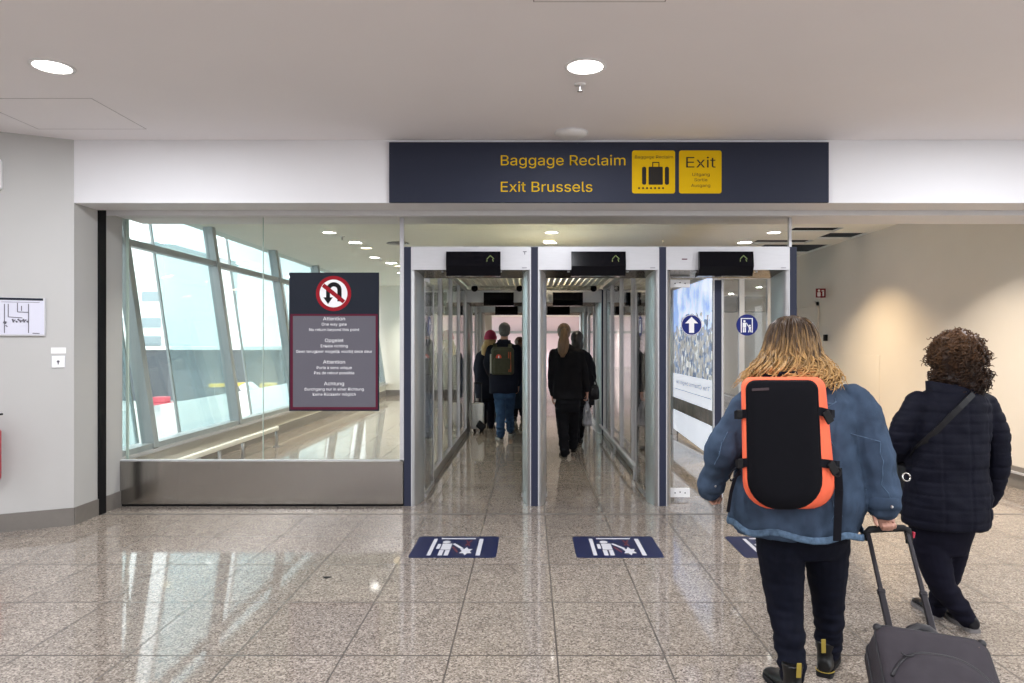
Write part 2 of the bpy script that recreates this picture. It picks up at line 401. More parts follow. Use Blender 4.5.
obj('edge_strip', MB().box(xg0+0.02, xg0+0.042, YF+0.06, YF+0.075, 0.0, 2.65), M['glass_edge'], t2)
# top lights over the gates
t = thing('glass_transom', (0.7, YF, 2.39), 'clear glass band between the gate headers and the soffit', 'glass panel')
xe = X(790,YF)
xj = [xg1+0.012, X(535,YF), X(663,YF), xe-0.012]
for a, b in zip(xj, xj[1:]): obj('glass_pane', MB().box(a+0.002, b-0.002, YF, YF+0.012, 2.383, 2.655), M['glass'], t)
obj('edge_strip', MB().box(xe-0.012, xe+0.012, YF-0.01, YF+0.03, 2.383, 2.66), M['alu_pale'], t)
obj('bottom_rail', MB().box(xj[0], xe, YF-0.004, YF+0.02, 2.372, 2.386), M['alu_pale'], t)

# ------------------------------------------------------------------ gate rows
CX = [-1.127, 0.0415, 1.196, 2.427]          # centre line of each post
CX = [X(407.7,YF), X(534.5,YF), X(662.5,YF), X(793,YF)]
def post_profile(cx, sides):
    """plan of a post: flat navy nose, sides curving back"""
    pts = []
    for s in sides:
        q = [(s*0.034, 0.0), (s*0.058, 0.012), (s*0.078, 0.045), (s*0.094, 0.10), (s*0.106, 0.17), (s*0.112, 0.27)]
        pts.append([(cx+x, y) for x, y in q])
    return pts
def gate_post(cx, y0, sides, label, group):
    t = thing('gate_post', (cx, y0+0.12, 0), label, 'post', group)
    for s in sides:
        q = post_profile(cx, (s,))[0] + [(cx+s*0.034, 0.27)]
        obj('curved_cladding', MB().prism([(x, y0+y, 0.0) for x, y in q], (0,0,2.17)), M['alu'], t, 'auto')
        obj('edge_bead', MB().box(cx+s*0.036-0.004, cx+s*0.036+0.004, y0-0.008, y0+0.004, 0, 2.372), M['alu_pale'], t)
    obj('front_strip', MB().box(cx-0.033, cx+0.033, y0-0.006, y0+0.27, 0.0, 2.383), M['navy'], t)
    return t
def gate_header(i, y0, label, group, marks=True):
    a, b = CX[i]+0.040, CX[i+1]-0.040
    t = thing('gate_header', ((a+b)/2, y0+0.13, 2.17), label, 'gate header', group)
    obj('housing', MB().prism([(a,y0,2.383),(a,y0,2.172),(a,y0+0.27,2.120),(a,y0+0.27,2.383)], (b-a,0,0)), M['steel'], t)
    obj('front_panel', MB().box(a, b, y0-0.012, y0-0.001, 2.172, 2.372), M['alu_pale'], t)
    m = (a+b)/2 + (0.025, -0.005, -0.03)[i]
    dw = 0.248
    dsp = obj('display', MB().prism([(m-dw,y0-0.055,2.335),(m-dw,y0-0.075,2.20),(m-dw,y0-0.03,2.115),(m-dw,y0+0.10,2.115),(m-dw,y0-0.011,2.335)], (2*dw,0,0)), M['display'], t)
    if marks:
        # dim green turning-arrow symbol on the display
        g = MB(); cx, cz, yy = m+0.155, 2.265, y0-0.067
        n = (0,-1,0)
        def seg(p, q, w=0.006):
            g.bar((cx+p[0], yy, cz+p[1]), (cx+q[0], yy, cz+q[1]), w, 0.004, side=(0.3,0,1))
        seg((-0.03,0.0),(0.0,0.032)); seg((0.0,0.032),(0.034,0.0)); seg((-0.03,-0.03),(0.03,-0.03)); seg((-0.03,-0.03),(-0.03,-0.005)); seg((0.03,-0.03),(0.02,0.0))
        obj('arrow_symbol', g, M['green_led'], dsp)
        for q in (a+0.27*(b-a)-0.02, b-0.27*(b-a)+0.02): obj('sensor', MB().disc((q, y0+0.05, 2.161), 0.012, 'z', 0.012, 14), M['alu_pale'], t)
        l = MB().box(b-0.075, b-0.03, y0-0.0135, y0-0.0121, 2.187, 2.193)
        obj('rating_mark', l, M['panel_grey'], t)
    return t
names = ['left', 'middle', 'right']
row = 'front row of gates'
gate_post(CX[0], YF, (1,), 'leftmost full height gate post, beside the large glass screen', row)
gate_post(CX[1], YF, (-1,1), 'gate post between the man\'s lane and the black-clad woman\'s lane', row)
gate_post(CX[2], YF, (-1,1), 'gate post between the black-clad woman\'s lane and the shut glass doors', row)
gate_post(CX[3], YF, (-1,), 'rightmost gate post, next to the beige wall opening', row)
h0 = gate_header(0, YF, 'pale gate header with black display above the man with the backpack', row)
obj('pictogram', MB().box(CX[1]-0.107, CX[1]-0.072, YF-0.0135, YF-0.012, 2.335, 2.342).box(CX[1]-0.093, CX[1]-0.086, YF-0.0135, YF-0.012, 2.312, 2.335), M['panel_grey'], h0)
gate_header(1, YF, 'pale gate header with black display above the woman in black', row)
h2 = gate_header(2, YF, 'pale gate header with black display above the closed doors', row)
obj('tape_mark', MB().box(CX[2]+0.175, CX[2]+0.225, YF-0.0135, YF-0.0121, 2.265, 2.275), M['maroon'], h2)

def sticker(parent, cx, cz, y, kind, axis='y', sgn=1):
    """round blue sign on a door leaf; axis = leaf normal"""
    def pt(u, w, d): return (cx+u, y-d, cz+w) if axis == 'y' else (cx+d*sgn, y+u, cz+w)
    c = pt(0,0,0.0)
    r = MB().disc(pt(0,0,0.0015), 0.102, axis, 0.002, 40); o = obj('round_sticker', r, M['blue'], parent)
    m = MB()
    off = Vector(pt(0,0,0.001)) - Vector(pt(0,0,0))
    def poly(ps, d=0.003): m.prism([pt(u, w, d) for u, w in ps], off)
    if kind == 'arrow':
        poly([(0,0.078),(-0.062,0.016),(-0.024,0.016),(-0.024,-0.075),(0.024,-0.075),(0.024,0.016),(0.062,0.016)])
        ring = 40
        for k in range(ring):
            a0, a1 = 2*math.pi*k/ring, 2*math.pi*(k+1)/ring
            poly([(0.099*math.cos(a0),0.099*math.sin(a0)),(0.099*math.cos(a1),0.099*math.sin(a1)),(0.094*math.cos(a1),0.094*math.sin(a1)),(0.094*math.cos(a0),0.094*math.sin(a0))])
    else:
        poly([(-0.060,-0.072),(-0.051,-0.072),(-0.051,0.066),(-0.060,0.066)]); poly([(0.045,-0.072),(0.054,-0.072),(0.054,0.066),(0.045,0.066)]); poly([(-0.051,0.058),(0.045,0.058),(0.045,0.066),(-0.051,0.066)])
        # adult
        hd = [(-0.026+0.011*math.cos(2*math.pi*k/14), 0.036+0.011*math.sin(2*math.pi*k/14)) for k in range(14)]
        poly(hd); poly([(-0.042,0.022),(-0.010,0.022),(-0.010,-0.024),(-0.042,-0.024)]); poly([(-0.040,-0.026),(-0.028,-0.026),(-0.028,-0.070),(-0.040,-0.070)]); poly([(-0.024,-0.026),(-0.012,-0.026),(-0.012,-0.070),(-0.024,-0.070)])
        poly([(-0.012,0.020),(-0.004,0.020),(0.022,-0.018),(0.014,-0.022)])
        # child
        hd = [(0.026+0.009*math.cos(2*math.pi*k/14), -0.006+0.009*math.sin(2*math.pi*k/14)) for k in range(14)]
        poly(hd); poly([(0.014,-0.018),(0.038,-0.018),(0.034,-0.042),(0.018,-0.042)]); poly([(0.017,-0.042),(0.025,-0.042),(0.020,-0.070),(0.010,-0.070)]); poly([(0.027,-0.042),(0.035,-0.042),(0.042,-0.070),(0.032,-0.070)])
    obj('white_symbol', m, M['white_print'], o)
def patch(t, name, x0, x1, y0, y1, z0, z1):
    o = obj(name, MB().box(x0, x1, y0, y1, z0, z1, 0.003), M['white'], t)
    s = MB()
    for k in range(3):
        xx = x0+(x1-x0)*(0.25+0.25*k)
        s.disc((xx, y0-0.001, (z0+z1)/2+ (0.008 if k == 1 else 0)), 0.006, 'y', 0.004, 10)
    obj('screw', s, M['black'], o)
YL = YF+0.24
# closed leaves, right lane
xa, xb = CX[2]+0.115, CX[3]-0.115
xc = X(717.5, YL)
t = thing('gate_door', ((xa+xc)/2, YL, 0), 'closed clear glass door leaf with blue arrow sticker', 'glass door', 'closed leaves')
obj('glass_leaf', MB().box(xa, xc-0.032, YL, YL+0.01, 0.03, 2.10), M['glass'], t)
obj('meeting_stile', MB().box(xc-0.032, xc+0.034, YL-0.012, YL+0.022, 0.03, 2.10), M['navy'], t)
obj('stile_bead', MB().box(xc-0.044, xc-0.032, YL-0.014, YL+0.024, 0.03, 2.10), M['alu_pale'], t)
patch(t, 'patch_fitting', xa, xa+0.19, YL-0.014, YL+0.024, 0.03, 0.115)
patch(t, 'patch_fitting', xa, xa+0.19, YL-0.014, YL+0.024, 2.03, 2.105)
sticker(t, X(691.5,YL), Z(325,YL), YL, 'arrow')
t = thing('gate_door', ((xb+xc)/2, YL, 0), 'closed clear glass door leaf with blue parent and child sticker', 'glass door', 'closed leaves')
obj('glass_leaf', MB().box(xc+0.048, xb, YL, YL+0.01, 0.03, 2.10), M['glass'], t)
obj('stile_bead', MB().box(xc+0.036, xc+0.048, YL-0.014, YL+0.024, 0.03, 2.10), M['alu_pale'], t)
patch(t, 'patch_fitting', xb-0.19, xb, YL-0.014, YL+0.024, 0.03, 0.115)
sticker(t, X(747,YL), Z(325,YL), YL, 'pair')
# open leaves, folded back along the lanes
def open_leaf(x, sgn, kind, label):
    t = thing('gate_door', (x, YF+0.55, 0), label, 'glass door', 'opened leaves')
    obj('glass_leaf', MB().box(x-0.005, x+0.005, YF+0.28, YF+0.82, 0.06, 2.10), M['glass'], t)
    obj('leaf_edge', MB().box(x-0.010, x+0.010, YF+0.82, YF+0.84, 0.06, 2.10), M['alu'], t)
    obj('bottom_rail', MB().box(x-0.012, x+0.012, YF+0.28, YF+0.84, 0.02, 0.06), M['alu'], t)
    sticker(t, x+sgn*0.006, 1.67, YF+0.54, kind, 'x', sgn)
open_leaf(CX[0]+0.118, 1, 'arrow', 'glass door leaf folded back along the left side of the man\'s lane')
open_leaf(CX[1]-0.112, -1, 'pair', 'glass door leaf folded back on the right side of the man\'s lane')
open_leaf(CX[1]+0.112, 1, 'arrow', 'glass door leaf folded back along the left side of the black-clad woman\'s lane')
open_leaf(CX[2]-0.112, -1, 'pair', 'glass door leaf folded back along the right side of the black-clad woman\'s lane')

# inner gate rows
ROWS = [(11.6,'second','second row of gates'), (15.4,'third','third row of gates')]
lane = ['the man\'s lane', 'the black-clad woman\'s lane', 'the closed lane']
plab = ['left of the man\'s lane', 'between the man\'s and the woman\'s lanes', 'between the woman\'s lane and the closed lane', 'right of the closed lane']
for y, nm, g in ROWS:
    for i in range(4):
        gate_post(CX[i], y, (1,) if i == 0 else (-1,) if i == 3 else (-1,1), 'gate post of the %s row, %s' % (nm, plab[i]), g)
    for i in range(3):
        hh = gate_header(i, y, 'pale header with black display over %s in the %s row' % (lane[i], nm), g, marks=False)
for i, px in enumerate((474.5, 519.5, 593.5, 620.5)):
    p = P(px, 288.5, 11.50)
    t = thing('dome_camera', (p.x, p.y, p.z), ['black dome camera left of the display over the man\'s lane','black dome camera right of the display over the man\'s lane','black dome camera by the display over the black-clad woman\'s lane','black dome camera at the right end of the header over the black-clad woman\'s lane'][i], 'camera', 'dome cameras')
    obj('dome', MB().ball(p, 0.055), M['display'], t, True)
    obj('mount', MB().box(p.x-0.04, p.x+0.04, p.y+0.02, p.y+0.095, p.z-0.03, p.z+0.05, 0.008), M['black'], t)
# glazed lane sides
def partition(x, y0, y1, n, label, rail_side=0):
    t = thing('lane_partition', (x, (y0+y1)/2, 0), label, 'glass partition', 'glazed lane sides')
    obj('bottom_rail', MB().box(x-0.03, x+0.03, y0, y1, 0.0, 0.10), M['alu'], t)
    obj('top_rail', MB().box(x-0.03, x+0.03, y0, y1, 2.36, 2.42), M['alu'], t)
    for k in range(n+1):
        yy = y0 + (y1-y0)*k/n
        obj('mullion', MB().box(x-0.028, x+0.028, max(y0,yy-0.03), min(y1,yy+0.03), 0.10, 2.36), M['alu'], t)
    for k in range(n):
        a, b = y0+(y1-y0)*k/n, y0+(y1-y0)*(k+1)/n
        obj('glass_pane', MB().box(x-0.005, x+0.005, a+0.03, b-0.03, 0.10, 2.36), M['glass'], t)
    if rail_side:
        obj('bumper_rail', MB().tube([(x+rail_side*0.09, y0+0.05, 0.16),(x+rail_side*0.09, y1-0.1, 0.16)], 0.02, 10).tube([(x+rail_side*0.09, y0+0.4, 0.16),(x+rail_side*0.09, y0+0.4, 0.0)], 0.012, 8).tube([(x+rail_side*0.09, y0+2.2, 0.16),(x+rail_side*0.09, y0+2.2, 0.0)], 0.012, 8), M['alu_pale'], t)
    return t
partition(-1.075, 7.30, 11.55, 4, 'glass lane side with steel mullions left of the man\'s lane')
partition(CX[1], 7.30, 11.55, 4, 'glass lane side with steel mullions between the two walking lanes')
partition(1.235, 7.30, 11.55, 4, 'glass lane side with steel mullions right of the black-clad woman\'s lane', -1)
partition(-1.10, 11.9, 15.35, 3, 'farther glass lane side left of the man\'s lane')
partition(CX[1], 11.9, 15.35, 3, 'farther glass lane side between the two walking lanes')
partition(1.20, 11.9, 15.35, 3, 'farther glass lane side right of the black-clad woman\'s lane')
# open louvred lane ceilings
for y0, y1, lab in ((7.15,11.5,'pale louvred ceiling grille above the nearer stretch of the lanes'),(11.9,15.3,'pale louvred ceiling grille above the farther stretch of the lanes')):
    m = MB(); x = CX[0]+0.1
    while x < CX[2]-0.05:
        m.box(x, x+0.060, y0, y1, 2.435, 2.475); x += 0.088
    y = y0
    while y < y1: m.box(CX[0]+0.06, CX[2]-0.02, y, y+0.03, 2.44, 2.47); y += 0.30
    g = obj('ceiling_grille', m, M['cream_wall']); tag(g, lab, 'grille', 'lane grilles')
# ------------------------------------------------------------------ overhead sign
SY = YH - 0.03
sx0, sx1, sz0, sz1 = X(389,SY), X(829,SY), Z(202.5,SY), Z(142,SY)
t = thing('overhead_sign', ((sx0+sx1)/2, SY, sz0), 'long navy wayfinding sign with yellow Baggage Reclaim and Exit Brussels lettering', 'sign')
obj('sign_panel', MB().box(sx0, sx1, SY, YH-0.001, sz0, sz1, 0.003), M['sign_navy'], t)
f = SY-0.0015
def SP(px, py): return (X(px,SY), f, Z(py,SY))
sc = SY/F
for body, py, w in (('Baggage Reclaim',165.3,124.5),('Exit Brussels',191.8,91.5)):
    obj('lettering', MB().text(body, SP(499.5,py), (1,0,0), (0,0,1), w*sc, 12*sc), M['sign_yellow'], t)
def rrect(cx, cz, w, h, r, y, n=6):
    pts = []
    for (sx, sz, a0) in ((1,1,0),(-1,1,90),(-1,-1,180),(1,-1,270)):
        for k in range(n+1):
            a = math.radians(a0+90*k/n); pts.append((cx+sx*(w/2-r)+r*math.cos(a), y, cz+sz*(h/2-r)+r*math.sin(a)))
    return pts
for (a, b, kind) in ((632,675,'case'),(679,721.5,'exit')):
    cx, cz = X((a+b)/2,SY), Z(172,SY)
    q = obj('pictogram_tile', MB().prism(rrect(cx, cz, (b-a)*sc, 43*sc, 0.02, f), (0,0.0012,0)), M['sign_yellow'], t)
    g = f-0.001; m = MB()
    if kind == 'case':
        obj('lettering', MB().text('Baggage Reclaim', (X(634.5,SY), g, Z(158.5,SY)), (1,0,0), (0,0,1), 38*sc, 3.6*sc), M['sign_dark'], q)
        def rr(x0, x1, y0, y1, r): m.prism(rrect(X((x0+x1)/2,SY), Z((y0+y1)/2,SY), (x1-x0)*sc, (y1-y0)*sc, r*sc, g), (0,0.0008,0))
        rr(648.5,662.8,166.8,184.8,1.0); rr(642,646.2,166.8,184.8,1.8); rr(664.8,669,166.8,184.8,1.8)
        rr(652.2,653.2,162.3,167,0.3); rr(658.4,659.4,162.3,167,0.3); rr(652.2,659.4,162,163,0.3)
        for k in range(7):
            m.disc((X(639+4.0*k,SY), g, Z(188.2,SY)), 1.05*sc, 'y', 0.0008, 12)
    else:
        obj('lettering', MB().text('Exit', (X(684.5,SY), g, Z(167.6,SY)), (1,0,0), (0,0,1), 29.5*sc, 12.6*sc), M['sign_dark'], q)
        for s, yy, w in (('Uitgang',176,17.5),('Sortie',181.3,13),('Ausgang',187,19)):
            obj('lettering', MB().text(s, (X(700.5-w/2,SY), g, Z(yy,SY)), (1,0,0), (0,0,1), w*sc, 3.6*sc), M['sign_dark'], q)
    if kind == 'case': obj('suitcase_symbol', m, M['sign_dark'], q)
    else: m.bm.free()

# ------------------------------------------------------------------ notice on the glass screen
NY = YF - 0.012
x0, x1, z0, z1 = X(289,NY), X(379,NY), Z(411,NY), Z(272.5,NY); ns = NY/F
t = thing('notice_panel', ((x0+x1)/2, NY, z0), 'navy and grey no return notice with red crossed U-turn on the glass', 'notice')
obj('backing_board', MB().box(x0, x1, NY, YF-0.0005, z0, z1, 0.002), M['poster_navy'], t)
f = NY-0.0012
mr = obj('maroon_border', MB().box(X(290.3,NY), X(377.8,NY), f, NY+0.0005, Z(409.5,NY), Z(314,NY)), M['maroon'], t)
obj('grey_field', MB().box(X(293,NY), X(375.6,NY), f-0.0008, f, Z(407,NY), Z(316,NY)), M['panel_grey'], t)
g = f-0.0016; cxn = X(334,NY)
def ln(s, py, w, h, bold): obj('lettering', MB().text(s, (cxn-w*ns/2, g, Z(py,NY)), (1,0,0), (0,0,1), w*ns, h*ns), M['white_print'], t)
for s, py, w, b in (('Attention',320.3,22,0.012),('One way gate',325.6,25,0),('No return beyond this point',331,50,0),
                    ('Opgelet',342,18.5,0.012),('Enkele richting',347.3,27,0),('Geen terugkeer mogelijk voorbij deze deur',352.8,76,0),
                    ('Attention',363.6,22,0.012),('Porte \u00e0 sens unique',369,35,0),('Pas de retour possible',374.2,40,0),
                    ('Achtung',385.2,20,0.012),('Durchgang nur in einer Richtung',390.5,59,0),('Keine R\u00fcckkehr m\u00f6glich',395.6,43,0)):
    ln(s, py, w, 4.0 if b else 3.3, b)
c = Vector((X(333.6,NY), f, Z(293.5,NY))); R = 17.6*ns
dk = obj('prohibition_disc', MB().disc(c, R, 'y', 0.0012, 48), M['red'], t)
obj('white_field', MB().disc(c-Vector((0,0.001,0)), R*0.79, 'y', 0.0012, 48), M['white_print'], dk)
m = MB(); gy = c.y-0.0022
def pl(ps, d=0): m.prism([(c.x+u*R, gy-d, c.z+w*R) for u, w in ps], (0,0.0008,0))
pl([(-0.42,-0.25),(-0.20,-0.25),(-0.20,0.22),(-0.42,0.22)]); pl([(0.22,-0.45),(0.46,-0.45),(0.46,0.22),(0.22,0.22)])
arc = lambda r, cx, cz, n=14: [(cx+r*math.cos(math.pi*k/n), cz+r*math.sin(math.pi*k/n)) for k in range(n+1)]
oa = arc(0.44, 0.02, 0.2); ia = arc(0.2, 0.02, 0.2)
for k in range(len(oa)-1): pl([oa[k], oa[k+1], ia[k+1], ia[k]])
pl([(-0.58,-0.22),(-0.04,-0.22),(-0.31,-0.60)])
obj('u_turn_arrow', m, M['black'], dk)
m = MB().obox(c-Vector((0,0.0032,0)), Vector((R*0.76*0.78,0,-R*0.76*0.63)), Vector((0,0.0006,0)), Vector((R*0.115*0.63,0,R*0.115*0.78)))
obj('red_bar', m, M['red'], dk)

# ------------------------------------------------------------------ floor stickers
def floor_sticker(x0, x1, y0, y1, label):
    w, d = x1-x0, y1-y0
    t = thing('floor_sticker', ((x0+x1)/2, (y0+y1)/2, 0.0), label, 'floor sticker', 'floor stickers')
    def rr(cx, cy, w, h, r, z):
        return [(p[0], p[2], z) for p in rrect(cx, cy, w, h, r, 0)]
    obj('blue_film', MB().prism(rr((x0+x1)/2, (y0+y1)/2, w, d, 0.03, 0.0004), (0,0,0.0008)), M['floor_blue'], t)
    m = MB()
    def pl(ps): m.prism([(x0+u*w, y0+v*d, 0.0014) for u, v in ps], (0,0,0.0005))
    def rc(u0, u1, v0, v1): pl([(u0,v0),(u1,v0),(u1,v1),(u0,v1)])
    rc(0.20,0.245,0.10,0.88); rc(0.76,0.81,0.10,0.88); rc(0.29,0.71,0.865,0.915)
    pl([(0.37+0.048*math.cos(2*math.pi*k/20), 0.72+0.062*math.sin(2*math.pi*k/20)) for k in range(20)])
    rc(0.33,0.445,0.36,0.64); rc(0.325,0.375,0.10,0.34); rc(0.395,0.445,0.10,0.34); rc(0.275,0.315,0.40,0.62)
    pl([(0.45,0.62),(0.475,0.66),(0.60,0.42),(0.575,0.38)])
    star = []
    for k in range(12):
        a = math.pi/2+2*math.pi*k/12; r = 1.0 if k % 2 == 0 else 0.55
        star.append((0.635+0.085*r*math.cos(a), 0.29+0.19*r*math.sin(a)))
    pl(star)
    obj('white_pictogram', m, M['floor_white'], t)
    m = MB()
    pl2 = lambda ps: m.prism([(x0+u*w, y0+v*d, 0.0016) for u, v in ps], (0,0,0.0005))
    pl2([(0.46,0.46),(0.475,0.50),(0.55,0.26),(0.535,0.22)]); pl2([(0.60,0.80),(0.62,0.80),(0.67,0.52),(0.65,0.52)]); pl2([(0.66,0.80),(0.68,0.80),(0.62,0.55),(0.60,0.55)])
    obj('red_strokes', m, M['floor_orange'], t)
floor_sticker(-0.855, -0.237, 4.885, 5.42, 'blue hold-the-child floor sticker leftmost of three, before the man\'s lane')
floor_sticker(0.325, 0.943, 4.885, 5.42, 'blue hold-the-child floor sticker before the black-clad woman\'s lane')
floor_sticker(1.50, 2.118, 4.885, 5.42, 'blue hold-the-child floor sticker partly behind the denim-jacketed walker')
m = MB(); c = P(327,577.5,fY(577.5)); c.z = 0.0006
m.prism([(c.x+0.026*math.cos(a)*(1+0.3*math.sin(3*a)), c.y+0.02*math.sin(a), 0.0004) for a in [2*math.pi*k/14 for k in range(14)]], (0,0,0.001))
tag(obj('floor_scrap', m, M['black']), 'small dark scrap stuck on the polished floor', 'scrap')

# ------------------------------------------------------------------ things on the ceiling
def ceiling_item(name, y, px, label, cat): pass
p = P(580,84,0); yy = (ZC-H)*F/(VY-84); c = Vector((X(580,yy), yy, ZC))
def sprinkler(c, label, s=1.0):
    t = thing('sprinkler', c, label, 'sprinkler', 'sprinklers')
    obj('escutcheon', MB().lathe(c, [(0.002,-0.001),(0.040*s,-0.001),(0.036*s,-0.008),(0.012*s,-0.012),(0.002,-0.012)]), M['white'], t, True)
    obj('stem', MB().tube([c+Vector((0,0,-0.012)), c+Vector((0,0,-0.045*s))], 0.007*s, 10), M['alu'], t)
    obj('deflector', MB().disc(c+Vector((0,0,-0.047*s)), 0.018*s, 'z', 0.003, 16), M['alu'], t)
sprinkler(c, 'ceiling sprinkler just below the downlight above the sign')
for px, py, lab in ((342,238.5,'small sprinkler beside the nearest lamp behind the glass screen'),(381,260.5,'small sprinkler beside the second bright lamp behind the glass screen')):
    y2 = (ZI-H)*F/(VY-py+2); sprinkler(Vector((X(px,y2), y2, ZI)), lab, 1.1)
yy = (ZC-H)*F/(VY-133.5); c = Vector((X(571,yy), yy-0.02, ZC))
t = thing('smoke_detector', c, 'flat white round detector on the ceiling close to the overhead sign', 'detector')
obj('housing', MB().lathe(c, [(0.002,-0.001),(0.125,-0.001),(0.128,-0.012),(0.10,-0.03),(0.05,-0.036),(0.002,-0.036)], 36), M['white'], t, True)
obj('base_ring', MB().lathe(c, [(0.126,-0.0005),(0.136,-0.0005),(0.136,-0.006),(0.126,-0.006)], 36), M['white_wall'], t, True)
yy = (ZI-H)*F/(VY-243); c = Vector((X(398,yy), yy, ZI))
m = MB()
for r in (0.05,0.09,0.13,0.17): m.lathe(c, [(r,-0.002),(r+0.018,-0.012),(r+0.022,-0.010),(r+0.006,-0.0005)], 30)
vt = thing('air_diffuser', c, 'round slotted air diffuser on the ceiling behind the glass screen', 'air vent')
obj('slotted_rings', m, M['alu'], vt, True); obj('dark_throat', MB().disc(c+Vector((0,0,-0.001)), 0.17, 'z', 0.0015, 30), M['dark_gap'], vt)
M['hatch_line'] = mat('hatch_gap', (0.42,0.40,0.41), 0.8)
def hatch(x0, x1, y0, y1, label):
    g = 0.006
    m = MB()
    for a in ((x0,x1,y0,y0+g),(x0,x1,y1-g,y1),(x0,x0+g,y0,y1),(x1-g,x1,y0,y1)): m.box(*a, ZC-0.0012, ZC+0.01)
    t = thing('ceiling_hatch', ((x0+x1)/2,(y0+y1)/2,ZC), label, 'access hatch', 'ceiling hatches')
    obj('frame_joint', m, M['hatch_line'], t)
    obj('hatch_panel', MB().box(x0+g, x1-g, y0+g, y1-g, ZC-0.0008, ZC+0.01), M['ceiling'], t)
hatch(-3.85, -3.0, 4.79, 5.48, 'flush ceiling hatch over the slanted left wall')
hatch(0.015, 0.665, 2.85, 3.437, 'flush ceiling hatch at the very top of the picture')

# ------------------------------------------------------------------ things on the left wall
def wall_plate(name, px0, px1, py0, py1, d, material, parent=None, base=0.0, bev=0.0):
    a, b = wallpt(px0, py0), wallpt(px1, py0)
    pm = (px0+px1)/2
    zt, zb = wallpt(pm, py0).z, wallpt(pm, py1).z
    ctr = (a+b)/2; ctr.z = (zt+zb)/2
    hw = (Vector((a.x,a.y,0))-Vector((b.x,b.y,0))).length/2
    return obj(name, MB().obox(ctr+WN*(base+d/2), WD*hw, WN*(d/2), Vector((0,0,(zt-zb)/2)), bev), material, parent)
p0 = wallpt(20,336)
M['plan_paper'] = mat('plan_paper', (0.62,0.62,0.72), 0.3)
t = thing('floor_plan_board', p0, 'framed evacuation floor plan on the slanted left wall', 'floor plan')
wall_plate('frame', -16, 46, 297.5, 336, 0.018, M['alu_pale'], t, 0, 0.003)
wall_plate('paper', -14, 44.5, 300.5, 334.5, 0.0015, M['plan_paper'], t, 0.018)
wall_plate('header_band', -14, 43.5, 297.9, 300.2, 0.0015, M['poster_navy'], t, 0.018)
m = MB()
def wl(px0, py0, px1, py1, wd=0.006):
    a, b = wallpt(px0,py0)+WN*0.0215, wallpt(px1,py1)+WN*0.0215
    m.bar(a, b, wd, 0.001, side=(WD if abs((b-a).normalized().z) > 0.7 else (0,0,1)))
for q in ((8.8,304,8.8,317),(8.8,317,23,318),(29,304,29,333),(18,303,18,312),(18,312,29,312.5),(22,306,22,311),(5,304,5,333)): wl(*q)
for k in range(9): wl(13+k*1.8, 319+(k%3), 14.2+k*1.8, 322.5-(k%2)*2, 0.012)
wl(4,322,7,323,0.02); wl(6,325,8,327); wl(33,333.3,40,333.5); wl(2,302,40,302.6,0.003)
obj('plan_drawing', m, M['panel_grey'], t)
t = thing('key_switch', wallpt(58.5,368), 'small white square key switch on the slanted wall below a label', 'switch')
wall_plate('plate', 52, 65, 356, 367.5, 0.012, M['white'], t, 0, 0.003)
wall_plate('frame', 51.2, 65.8, 355.3, 368.2, 0.004, M['alu_pale'], t)
c = wallpt(58.4, 361.5)+WN*0.013; m = MB().disc(c, 0.010, WN, 0.004, 16); m.obox(c-Vector((0,0,0.012)), WD*0.004, WN*0.002, Vector((0,0,0.012)))
obj('keyhole', m, M['panel_grey'], t)
o = wall_plate('wall_label', 51, 66, 347.5, 353.5, 0.002, M['white']); tag(o, 'small white strip label right above the key switch', 'label')
t = thing('wall_box', wallpt(-10,188), 'white box cut by the top left picture edge, high on the slanted wall', 'wall box')
wall_plate('housing', -26, 2.8, 160, 189, 0.08, M['white'], t, 0, 0.006)
wall_plate('cover_seam', -26, 2.0, 174, 174.6, 0.002, M['grey_wall'], t, 0.08)
# fire extinguisher, mostly outside the left picture edge
c = wallpt(-7.6, 478)+WN*0.13
t = thing('fire_extinguisher', c, 'red fire extinguisher on the slanted wall, cut by the left edge', 'extinguisher')
zb, zt = c.z, wallpt(-7.6,424).z; cc = Vector((c.x, c.y, 0)); r = 0.08
M['ext_red'] = mat('extinguisher_red', (0.45,0.02,0.03), 0.3)
obj('cylinder', MB().lathe(cc, [(0.003,zb),(r*0.92,zb),(r,zb+0.02),(r,zt-0.05),(r*0.8,zt-0.02),(0.03,zt),(0.003,zt)]), M['ext_red'], t, True)
obj('valve', MB().tube([cc+Vector((0,0,zt-0.01)), cc+Vector((0,0,zt+0.07))], 0.022, 12).obox(cc+Vector((0.03,0,zt+0.085)), (0.075,0,0.004), (0,0.012,0), (0,0,0.007), 0.003), M['black'], t)
obj('hose', MB().tube([cc+Vector((0.02,-0.03,zt+0.05)), cc+Vector((0.085,-0.05,zt+0.02)), cc+Vector((0.095,-0.04,zt-0.15)), cc+Vector((0.088,-0.03,zb+0.1))], 0.011, 10), M['rubber'], t, True)
obj('wall_bracket', MB().obox(cc-WN*0.1+Vector((0,0,(zb+zt)/2)), WD*0.03, WN*0.025, (0,0,0.03)), M['black'], t)

